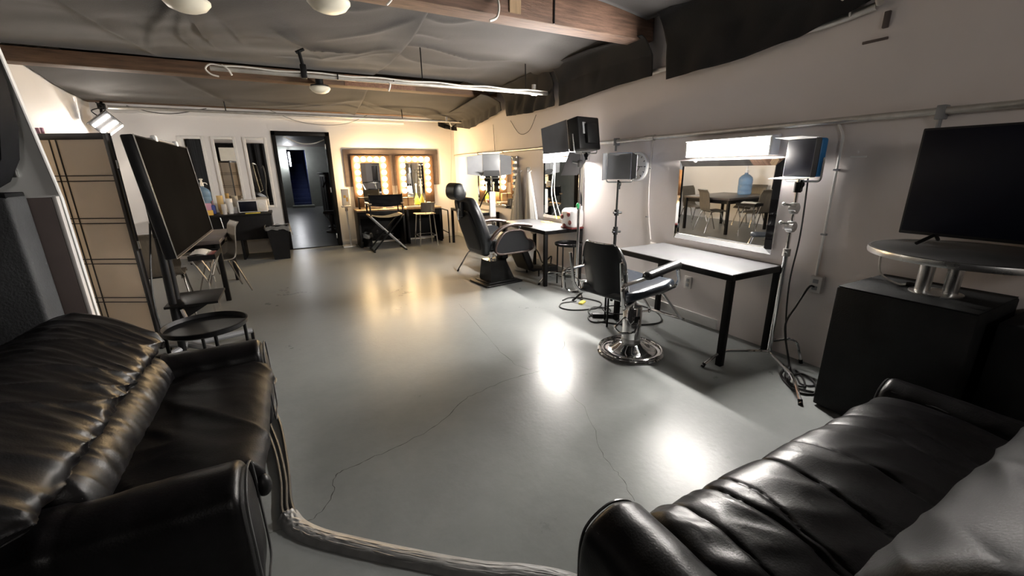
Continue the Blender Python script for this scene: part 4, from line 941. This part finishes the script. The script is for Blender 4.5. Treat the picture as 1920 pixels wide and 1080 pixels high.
# dining table, chairs and water jug
r = root('dining_table', 'dark brown table with square legs beyond the rolling television', 'table', (-1.37,6.22,0))
obj('table_top', B().b2((-1.96,5.64,.675),(-.775,6.80,.715),bev=.004), 'tablebrown', r)
obj('apron', B().b2((-1.92,5.68,.60),(-.815,5.70,.675)).b2((-1.92,6.74,.60),(-.815,6.76,.675)).b2((-1.92,5.70,.60),(-1.90,6.74,.675)).b2((-.835,5.70,.60),(-.815,6.74,.675)), 'blackwood', r)
for x in (-1.95,-.83):
    for y in (5.65,6.74): obj('leg', B().b2((x,y,0),(x+.05,y+.05,.675),bev=.003), 'blackwood', r)
def ply_chair(label, loc, ang, shell='chairwood'):
    r = root('ply_chair', label, 'chair', (0,0,0), 0, 'bent ply chairs round the dark table')
    path = crom([(.245,.425),(.23,.447),(.11,.443),(-.02,.436),(-.10,.445),(-.135,.49),(-.15,.58),(-.165,.70),(-.185,.815),(-.197,.85)], 60)[:54]
    b = B(); th = .012; A = []
    for i, (x, z) in enumerate(path):
        t = V((path[min(i+1,53)][0]-path[max(i-1,0)][0], path[min(i+1,53)][1]-path[max(i-1,0)][1])).normalized(); n = V((-t.y,t.x))
        w_ = .20-.018*max(0,(z-.5)/.35)-.02*max(0, 1-abs(z-.50)/.06)*(x < -.1)
        A.append([b.bm.verts.new(q) for q in ((x,-w_,z),(x,w_,z),(x+n.x*th,w_,z+n.y*th),(x+n.x*th,-w_,z+n.y*th))])
    for P, Q in zip(A, A[1:]):
        for j in range(4): b.bm.faces.new((P[j], P[(j+1)%4], Q[(j+1)%4], Q[j]))
    b.bm.faces.new(A[0][::-1]); b.bm.faces.new(A[-1])
    obj('seat_shell', b, shell, r, local=True)
    obj('under_frame', B().box((.0,0,.425),(.2,.26,.012),bev=.003), 'blackm', r, local=True)
    for sx in (-1,1):
        for sy in (-1,1):
            obj('leg', B().tube(arc([(.02*sx,.15*sy,.424),(.10*sx,.185*sy,.424),(.235*sx,.225*sy,.008)], .05), .0095, n=8), 'darkchrome', r, local=True)
    place(r, loc, ang); MX[r] = Matrix.Translation(loc) @ Matrix.Rotation(ang, 4, 'Z'); return r
ch = ply_chair('brown ply chair on the right side of the dark table, facing left', (-.88,6.14,0), PI+.32)
dup(ch, (-1.30,5.40,0), PI/2+.12, 'brown ply chair at the near side of the dark table')
dup(ch, (-1.30,7.02,0), -PI/2, 'brown ply chair at the far side of the dark table')
dup(ch, (-2.10,6.2,0), .0, 'brown ply chair on the left side of the dark table by the white wall')
r = root('water_jug', 'big blue water bottle with a pump on the dark table', 'bottle', (-1.74,6.10,.715))
j = obj('bottle', B().lathe((-1.74,6.10,.715), [(0,.0),(.12,.0),(.135,.015),(.135,.09),(.128,.10),(.135,.11),(.135,.2),(.128,.21),(.135,.22),(.135,.30),(.125,.345),(.09,.385),(.035,.42),(.03,.46)], 40), 'water', r)
obj('pump', B().cyl((-1.74,6.10,1.16),(-1.74,6.10,1.24), .034, n=16).cyl((-1.74,6.10,1.24),(-1.74,6.10,1.30), .02, n=12).ell((-1.74,6.10,1.31),(.04,.04,.018), n=14, m=8).tube(spline([(-1.74,6.10,1.21),(-1.71,6.05,1.23),(-1.67,5.99,1.22),(-1.66,5.97,1.19)]), .009, n=8), 'whitep', r)
r = root('tray_cart', 'small black tray cart with chrome legs in front of the dark table', 'cart', (-.87,5.28,0))
obj('tray', B().b2((-.99,5.08,.60),(-.76,5.48,.612)).b2((-.99,5.08,.612),(-.982,5.48,.65)).b2((-.768,5.08,.612),(-.76,5.48,.65)).b2((-.982,5.08,.612),(-.768,5.088,.65)).b2((-.982,5.472,.612),(-.768,5.48,.65)), 'blackm', r)
for y in (5.12,5.44): obj('leg', B().tube(arc([(-.97,y,.6),(-.87,y,.36),(-.78,y,.6)], .02), .009, n=8).tube([(-.87,y,.36),(-.87,y,.0)], .009, n=8), 'chrome', r)
def fn(u, v): 
    x = -.98+.16*u; y = 5.14+.30*v
    return (x, y, .66+.012*nz(x*14, y*9)+.02*math.sin(PI*u)-.03*u)
o = thing('towel', B().surf(fn, 16, 24), 'paper', 'white cloth lying on the black tray cart', 'towel'); o.modifiers.new('t','SOLIDIFY').thickness = .008
thing('case', B().box((-.805,5.24,.632),(.06,.22,.036),bev=.008), 'red', 'dark red case lying in the black tray cart', 'case')
# ------------------------------------------------------------------ flat cables along the floor by the left sofa
r = root('cable_bundle', 'bundle of flat grey cables under tape running from the left sofa across the floor', 'cable', (-.2,1.8,0))
paths = ([(-.36,3.24,.01),(-.28,3.20,.01),(-.285,3.05,.01),(-.29,2.85,.01),(-.235,2.5,.01),(-.20,2.1,.01),(-.19,1.85,.01),(-.17,1.72,.012)],
         [(-.38,3.05,.01),(-.33,2.98,.01),(-.335,2.85,.01),(-.30,2.6,.01),(-.245,2.3,.01),(-.21,2.0,.012),(-.205,1.8,.012),(-.18,1.7,.012)],
         [(-.37,2.9,.01),(-.35,2.75,.01),(-.325,2.6,.01),(-.26,2.25,.012),(-.23,1.98,.01),(-.225,1.8,.01),(-.20,1.69,.01)],
         [(-.37,2.65,.01),(-.34,2.5,.01),(-.29,2.2,.01),(-.255,1.95,.01),(-.245,1.78,.01),(-.21,1.67,.01)])
for P in paths[:3]: obj('cable', B().tube(spline(P, 7), .009, n=8), 'cabledark', r)
T = spline([(-.205,1.76,0),(-.17,1.675,0),(-.10,1.585,0),(.0,1.49,0),(.2,1.315,0),(.42,1.135,0),(.58,1.03,0),(.70,.93,0),(.80,.80,0)], 10)
for k, (off, rr) in enumerate(((-.02,.008),(.0,.010),(.019,.008))):
    Q = []
    for i, p in enumerate(T):
        t = (T[min(i+1,len(T)-1)]-T[max(i-1,0)]).normalized(); n = V((-t.y,t.x,0)); Q.append(p+n*(off*(.8+.35*nz(i*.3,k)))+V((0,0,.011)))
    obj('cable', B().tube(Q, rr, n=8), 'cablegrey', r)
def fn(u, v):
    i = u*(len(T)-1); a = int(min(i, len(T)-2)); p = T[a].lerp(T[a+1], i-a); t = (T[a+1]-T[a]).normalized(); n = V((-t.y,t.x,0))
    s_ = (v-.5)*2; q = p+n*s_*.043
    z = .0012+(.019+.012*max(0,1-u*7))*max(0, 1-abs(s_)**2.2)+.004*nz(u*40, v*7)*(1-abs(s_))*(1+2.5*max(0,1-u*6))
    return (q.x, q.y, max(.0008, z))
obj('tape', B().surf(fn, 200, 21), 'tape', r)
# ================================================================== BACK WALL, LEFT PART
YM = YB-.03
def strip_mirror(x0, x1, z0, z1, label):
    r = root('strip_mirror', label, 'mirror', ((x0+x1)/2,YB-.01,z0), 0, 'narrow white framed mirrors')
    t = .045
    b = B(); b.b2((x0-t,YM,z0-t),(x0,YB-.001,z1+t),bev=.006).b2((x1,YM,z0-t),(x1+t,YB-.001,z1+t),bev=.006).b2((x0,YM,z0-t),(x1,YB-.001,z0),bev=.006).b2((x0,YM,z1),(x1,YB-.001,z1+t),bev=.006)
    obj('frame', b, 'white', r); obj('glass', B().b2((x0,YB-.012,z0),(x1,YB-.008,z1)), 'mirror', r)
strip_mirror(-1.475,-1.205,.86,2.0,'leftmost of the three narrow white framed mirrors')
strip_mirror(-1.02,-.75,.86,2.0,'middle one of the three narrow white framed mirrors')
strip_mirror(-.555,-.285,.86,2.0,'narrow white framed mirror nearest the doorway')
tag(obj('cord', B().tube(spline([(-.40,YB-.05,1.52),(-.36,YB-.05,1.55),(-.345,YB-.05,1.35),(-.375,YB-.05,1.1),(-.36,YB-.05,.98)]), .012, n=6), 'cable'), 'black cord hanging in front of the mirror nearest the doorway', 'cord')
r = root('reception_desk', 'black desk below the narrow mirrors holding cups and a microwave', 'desk', (-.98,8.6,0))
obj('desktop', B().b2((-1.62,8.27,.74),(-.325,8.95,.775),bev=.004), 'blackwood', r)
obj('modesty_panel', B().b2((-1.60,8.30,.34),(-.34,8.325,.74),bev=.003), 'blackwood', r)
obj('front_shelf', B().b2((-1.60,8.325,.36),(-.36,8.6,.38),bev=.003), 'blackwood', r)
for x in (-1.6,-.85,-.375): obj('side_panel', B().b2((x,8.33,0),(x+.035,8.93,.74),bev=.003), 'blackwood', r)
obj('support_bar', B().cyl((-1.02,8.26,.40),(-1.06,8.26,.74), .008, n=8), 'steel', r)
r = root('microwave', 'white microwave with a black window on the black desk', 'microwave', (-.6,8.62,.775))
obj('body', B().b2((-.81,8.47,.785),(-.375,8.78,.985),bev=.012), 'whitep', r)
obj('door', B().b2((-.79,8.462,.80),(-.53,8.475,.972),bev=.006), 'matscreen', r)
ct = obj('control_panel', B().b2((-.52,8.464,.80),(-.385,8.475,.972),bev=.004), 'paper', r)
obj('dial', B().lathe((-.455,8.464,.885), [(.055,0),(.052,.008),(0,.01)], 24, Matrix.Rotation(PI/2, 4, 'X')), 'white', ct)
for x in (-.78,-.41): obj('foot', B().b2((x-.02,8.5,.775),(x+.02,8.75,.786)), 'blackm', r)
thing('booklet', B().box((-.60,8.38,.780),(.22,.14,.010),rz=.06,bev=.002), 'yellow', 'pale yellow booklet in front of the white microwave', 'booklet')
def cups(x, y, r0, n, dz, m, label, cat='cup'):
    r = root('cup_stack', label, cat, (x,y,.775), 0)
    for k in range(n):
        z = .775+k*dz
        obj('cup', B().lathe((x,y,z), [(r0*.72,0),(r0,.095),(r0*1.04,.097),(r0*.97,.095),(r0*.70,.005),(0,.004)], 24), m, r)
cups(-1.05,8.55,.047,9,.026,'papercup','tall stack of yellow cups on the black desk')
cups(-.925,8.52,.05,7,.026,'paper','stack of white cups on the black desk')
cups(-1.0,8.42,.04,4,.024,'socket','short stack of pinkish cups in front of the yellow cups')
r = root('snack_pack', 'pink and blue pack leaning by the yellow cups', 'pack', (-1.2,8.52,.775))
obj('pack', B().box((-1.23,8.52,.87),(.11,.07,.19),bev=.02), 'pink', r); obj('end_panel', B().box((-1.155,8.515,.86),(.06,.068,.15),bev=.02), 'navy', r)
thing('snack_box', B().box((-1.21,8.42,.815),(.10,.07,.08),rz=.1,bev=.006), 'orange', 'small yellow box at the left end of the black desk', 'box')
thing('canister', B().lathe((-.865,8.60,.775),[(.045,0),(.045,.10),(.04,.105),(0,.106)],24), 'whitep', 'low white tub between the white cups and the microwave', 'tub')
r = root('waste_bin', 'tall black bin with a clear bag beside the doorway', 'bin', (-.25,8.16,0))
b = B(); lo = [(-.38,8.06),(-.14,8.06),(-.14,8.26),(-.38,8.26)]; hi = [(-.43,8.02),(-.10,8.02),(-.10,8.30),(-.43,8.30)]
A = [b.bm.verts.new((x,y,0)) for x, y in lo]; D = [b.bm.verts.new((x,y,.56)) for x, y in hi]; b.bm.faces.new(A[::-1])
for i in range(4): b.bm.faces.new((A[i],A[(i+1)%4],D[(i+1)%4],D[i]))
D2 = [b.bm.verts.new((x*.93-.018,8.16+(y-8.16)*.85,.56)) for x, y in hi]; E2 = [b.bm.verts.new((x,y,.03)) for x, y in lo]
for i in range(4): b.bm.faces.new((D[i],D[(i+1)%4],D2[(i+1)%4],D2[i])); b.bm.faces.new((D2[i],D2[(i+1)%4],E2[(i+1)%4],E2[i]))
b.bm.faces.new(E2)
obj('bucket', b, 'blackm', r)
def fn(u, v):
    a = 2*PI*u; x = -.265+.175*max(-1,min(1,1.35*math.cos(a))); y = 8.16+.15*max(-1,min(1,1.35*math.sin(a))); k = max(0, math.cos(a-.2))**2
    return (x+(.012+.03*v*k)*math.cos(a)+.012*nz(a*3,v*3), y-.01-.03*v*k+.012*math.sin(a), .575-v*(.06+.13*k)+.01*math.sin(9*a))
obj('liner', B().surf(fn, 60, 8, cu=True), 'bag', r)
# corner lamp
r = root('clamp_light', 'two-tube lamp glowing in the upper left corner of the back wall', 'light', (-2.24,8.5,2.16))
R = Matrix.Translation((-2.25,8.52,2.16)) @ Matrix.Rotation(math.radians(-38), 4, 'Y') @ Matrix.Rotation(math.radians(20), 4, 'X')
def put(n_, b, m, par=None):
    for v in b.bm.verts: v.co = R @ v.co
    return obj(n_, b, m, par or r)
put('housing', B().b2((-.15,.0,-.12),(.15,.06,.12),bev=.012), 'blackm')
for z in (.055,-.055): put('tube', B().cyl((-.125,-.02,z),(.125,-.02,z), .02, n=14), 'cornertube')
put('barn_door', B().b2((-.15,-.16,-.127),(.15,0,-.122)), 'socket'); put('barn_door', B().b2((.15,-.06,-.12),(.155,0,.12)), 'greyflap'); put('barn_door', B().b2((-.15,-.14,.122),(.15,0,.127)), 'greyflap')
obj('clamp', B().tube([(-2.28,8.56,2.22),(-2.30,8.7,2.4),(-2.3,8.78,2.5)], .018, n=8).box((-2.3,8.74,2.42),(.09,.07,.09),bev=.015), 'blackm', r)
obj('power_lead', B().tube(spline([(-2.3,8.57,2.25),(-2.36,8.5,2.33),(-2.25,8.6,2.40),(-2.33,8.65,2.46)]), .008, n=6), 'cable', r)
# ================================================================== BACK WALL, RIGHT PART: make-up stations
thing('wall_board', B().b2((1.02,YB-.022,1.15),(2.92,YB-.001,1.86),bev=.003), 'plank', 'wide mauve board on the back wall behind the lit mirrors', 'board')
def vanity(x0, x1, bx0, bx1, label, floor_z=.745):
    r = root('vanity_mirror', label, 'mirror', ((x0+x1)/2,YB-.05,floor_z), 0, 'mirrors edged with lit bulbs')
    y0, y1 = YB-.07, YB-.024; zt = 1.745; iz = 1.60
    b = B(); b.b2((x0,y0,floor_z),(bx0+.07,y1,zt),bev=.004).b2((bx1-.07,y0,floor_z),(x1,y1,zt),bev=.004).b2((bx0+.07,y0,iz),(bx1-.07,y1,zt),bev=.004)
    fr = obj('frame', b, 'honey', r)
    obj('glass', B().b2((bx0+.07,y0+.02,floor_z),(bx1-.07,y0+.026,iz)), 'mirror', r)
    pts = [(bx0+(bx1-bx0)*k/4, 1.67) for k in range(5)]+[(x, 1.67-.126*k) for x in (bx0,bx1) for k in range(1,6)]
    for (x, z) in pts:
        sk = obj('socket', B().cyl((x,y0+.002,z),(x,y0-.03,z), .02, n=12), 'whitep', r)
        obj('bulb', B().ell((x,y0-.062,z),(.047,.047,.047), n=18, m=12), 'bulb', r)
    return r
vanity(1.14,1.90,1.245,1.75,'lit bulb mirror left, behind the director chair')
vanity(2.01,2.79,2.135,2.655,'lit bulb mirror right, behind the wooden bar stool')
def vdesk(x0, x1, label):
    r = root('makeup_desk', label, 'desk', ((x0+x1)/2,8.65,0), 0, 'black make-up desks')
    obj('desktop', B().b2((x0,8.42,.69),(x1,8.915,.722),bev=.004), 'tan', r)
    obj('front_rail', B().b2((x0+.03,8.44,.56),(x1-.03,8.458,.69),bev=.002), 'blackwood', r)
    for x in (x0+.002,x1-.042): obj('side_panel', B().b2((x,8.43,0),(x+.04,8.91,.69),bev=.003), 'blackwood', r)
    obj('back_panel', B().b2((x0+.04,8.88,.05),(x1-.04,8.90,.69),bev=.002), 'blackwood', r)
vdesk(1.09,1.99,'black make-up desk under the left bulb mirror'); vdesk(2.03,2.76,'black make-up desk under the right bulb mirror')
ZT = .722
thing('palette_case', B().box((1.50,8.66,ZT+.045),(.24,.10,.09),rz=.05,bev=.008), 'socket', 'grey case on the left make-up desk behind the director chair', 'case')
thing('tissue_box', B().box((1.76,8.68,ZT+.04),(.16,.11,.08),rz=-.1,bev=.008), 'paper', 'pale box on the left make-up desk beside the grey case', 'box')
thing('small_shelf', B().b2((1.18,8.72,ZT),(1.2,8.85,.95),bev=.003).b2((1.2,8.72,.93),(1.42,8.85,.945),bev=.003).b2((1.42,8.72,ZT),(1.435,8.85,.945),bev=.003), 'blackm', 'little black rack at the left end of the left make-up desk', 'rack')
r = root('wooden_case', 'tan wooden case on the right make-up desk', 'case', (2.14,8.70,ZT))
obj('body', B().box((2.14,8.72,ZT+.11),(.25,.10,.17),rz=.04,bev=.01), 'tan', r); obj('band', B().box((2.14,8.715,ZT+.11),(.03,.106,.172),rz=.04,bev=.004), 'brown', r); obj('base', B().box((2.14,8.72,ZT+.013),(.24,.10,.026),rz=.04), 'brown', r)
thing('tray', B().b2((2.05,8.46,ZT),(2.42,8.63,ZT+.008),bev=.002).b2((2.05,8.455,ZT),(2.42,8.463,ZT+.025)).b2((2.05,8.627,ZT),(2.42,8.635,ZT+.025)).b2((2.045,8.455,ZT),(2.053,8.635,ZT+.025)).b2((2.417,8.455,ZT),(2.425,8.635,ZT+.025)), 'white', 'white tray along the front of the right make-up desk', 'tray')
r = root('spray_bottle', 'yellow-green bottle with a tall pale neck on the right make-up desk', 'bottle', (2.45,8.74,ZT))
obj('body', B().lathe((2.45,8.74,ZT), [(0,0),(.045,0),(.05,.01),(.05,.12),(.035,.18),(.015,.21),(.012,.25)], 24), 'lime', r)
obj('neck', B().lathe((2.45,8.74,ZT+.25), [(.013,0),(.012,.16),(.02,.17),(.02,.2),(0,.205)], 18), 'whitep', r)
thing('jar', B().lathe((2.60,8.76,ZT),[(.045,0),(.045,.07),(.04,.08),(0,.082)],20), 'whitep', 'white jar right of the yellow-green bottle', 'jar')
thing('makeup_box', B().box((2.60,8.60,ZT+.03),(.12,.10,.06),bev=.006), 'red', 'dark red box near the right end of the right make-up desk', 'box')
r = root('waste_bin', 'small black bin under the left make-up desk', 'bin', (1.25,8.58,0))
obj('bucket', B().lathe((1.25,8.58,0),[(0,.0),(.085,0),(.10,.25),(.104,.255),(.096,.25),(.08,.01),(0,.01)],24), 'blackm', r)
def fn(u, v):
    a = 2*PI*u; rr = .106+.012*nz(a*2,v*3)+.01*v
    return (1.25+rr*math.cos(a), 8.58+rr*math.sin(a), .262-.09*v+.015*math.sin(5*a))
obj('liner', B().surf(fn, 40, 6, cu=True), 'bag', r)
# white sanitiser stand
r = root('sign_stand', 'white floor stand with a small tray and sign beside the doorway', 'stand', (.93,8.78,0))
obj('base', B().b2((.80,8.66,0),(1.04,8.9,.018),bev=.005), 'white', r)
obj('pole', B().cyl((.955,8.78,.018),(.945,8.78,.74), .018, n=12), 'white', r)
obj('bracket', B().cyl((.945,8.78,.70),(.945,8.78,.77), .026, n=12), 'steel', r)
obj('tray', B().b2((.865,8.70,.77),(1.035,8.86,.80),bev=.006), 'whitep', r)
sg = obj('sign_panel', B().b2((.885,8.76,.80),(1.02,8.83,1.12),bev=.006), 'paper', r)
obj('mark', B().b2((.915,8.757,.95),(.955,8.7605,1.0)), 'orange', sg); obj('mark', B().b2((.96,8.757,.88),(.99,8.7605,.96)), 'orange', sg)
# director chair
r = root('director_chair', 'black canvas director chair with crossed legs in front of the left bulb mirror', 'chair', (1.53,8.02,0))
xl, xr = 1.24, 1.82; yf, yb = 8.24, 7.82
for x in (xl,xr): obj('back_post', B().b2((x-.012,yb,.66),(x+.012,yb+.025,1.05),bev=.004), 'blackm', r)
def fn(u, v):
    x = xl+(xr-xl)*u
    return (x, yb+.012-.05*math.sin(PI*u)+.012*nz(x*5,v*4)-.01*v, .845+.19*v-.012*math.sin(PI*u)*(1-v)*2)
o = obj('back_canvas', B().surf(fn, 40, 14), 'blackmatte', r); o.modifiers.new('t','SOLIDIFY').thickness = .006
def fn(u, v): return (xl+(xr-xl)*u, yb+.03+(yf-yb)*v, .665-.045*math.sin(PI*u)+.006*nz(u*5,v*5))
o = obj('seat_canvas', B().surf(fn, 30, 20), 'blackmatte', r); o.modifiers.new('t','SOLIDIFY').thickness = .006
for x in (xl,xr):
    obj('seat_rail', B().b2((x-.018,yb,.645),(x+.018,yf,.675),bev=.005), 'tan', r)
    obj('arm', B().b2((x-.03,yb-.03,.865),(x+.03,yf,.89),bev=.008), 'tan', r)
    obj('front_post', B().b2((x-.012,yf-.04,.66),(x+.012,yf-.015,.87),bev=.004), 'blackm', r)
for y in (yb+.01,yf-.03):
    for s in (-1,1):
        obj('leg', B().tube([(xl if s > 0 else xr,y+.012*s,.65),(xr if s > 0 else xl,y+.012*s,.03)], .015, n=8), 'grey' if s > 0 else 'blackm', r)
for x in (xl,xr): obj('foot_rail', B().b2((x-.015,yb-.04,0),(x+.015,yf+.04,.03),bev=.005), 'blackm', r)
obj('footrest', B().b2((xl+.12,yf+.01,.24),(xr-.12,yf+.10,.26),bev=.004).b2((xl+.15,yf-.02,.25),(xl+.17,yf+.02,.35)), 'blackm', r)
obj('stretcher', B().cyl((xl+.28,yb,.345),(xl+.28,yf,.345), .012, n=8), 'blackm', r)
# hanger of dark cloth behind the chair
r = root('bar_stool', 'brown ply bar stool with pale metal legs in front of the right bulb mirror', 'stool', (2.33,8.16,0))
b = B(); b.loft([(-.17,.618),(-.17,.634),(0,.628),(.17,.634),(.17,.618),(0,.612)], 8.0, 8.33, 16, 24, .02, lambda x, a, z: (2.32+x, a, z))
obj('seat', b, 'tan', r)
def fn(u, v): return (2.37-.14+.27*u-.02, 8.005-.03*math.sin(PI*u)-.03*v+.02, .66+.19*v)
o = obj('backrest', B().surf(fn, 16, 8), 'chairwood', r); o.modifiers.new('t','SOLIDIFY').thickness = .014
for x in (2.30,2.42): obj('back_strut', B().tube(arc([(x,8.1,.605),(x,8.0,.61),(x,7.985,.72),(x,7.97,.82)], .03), .009, n=8), 'steel', r)
lg = [(2.19,8.02,2.14,7.97),(2.46,8.02,2.50,7.97),(2.19,8.30,2.14,8.36),(2.46,8.30,2.50,8.36)]
for x, y, ex, ey in lg: obj('leg', B().tube([(x,y,.615),(ex,ey,0)], .011, n=8), 'steel', r)
obj('foot_ring', B().tube([(2.15,7.985,.2),(2.49,7.985,.2),(2.49,8.345,.2),(2.15,8.345,.2)], .009, n=8, closed=True), 'steel', r)
r = root('black_trestle', 'black metal trestle between the right make-up desk and the corner', 'trestle', (2.83,8.4,0))
obj('frame', B().tube(arc([(2.80,8.12,0),(2.80,8.14,.66),(2.82,8.62,.66),(2.84,8.66,0)], .03), .013, n=8).tube([(2.80,8.13,.2),(2.84,8.65,.2)], .01, n=8), 'blackm', r)
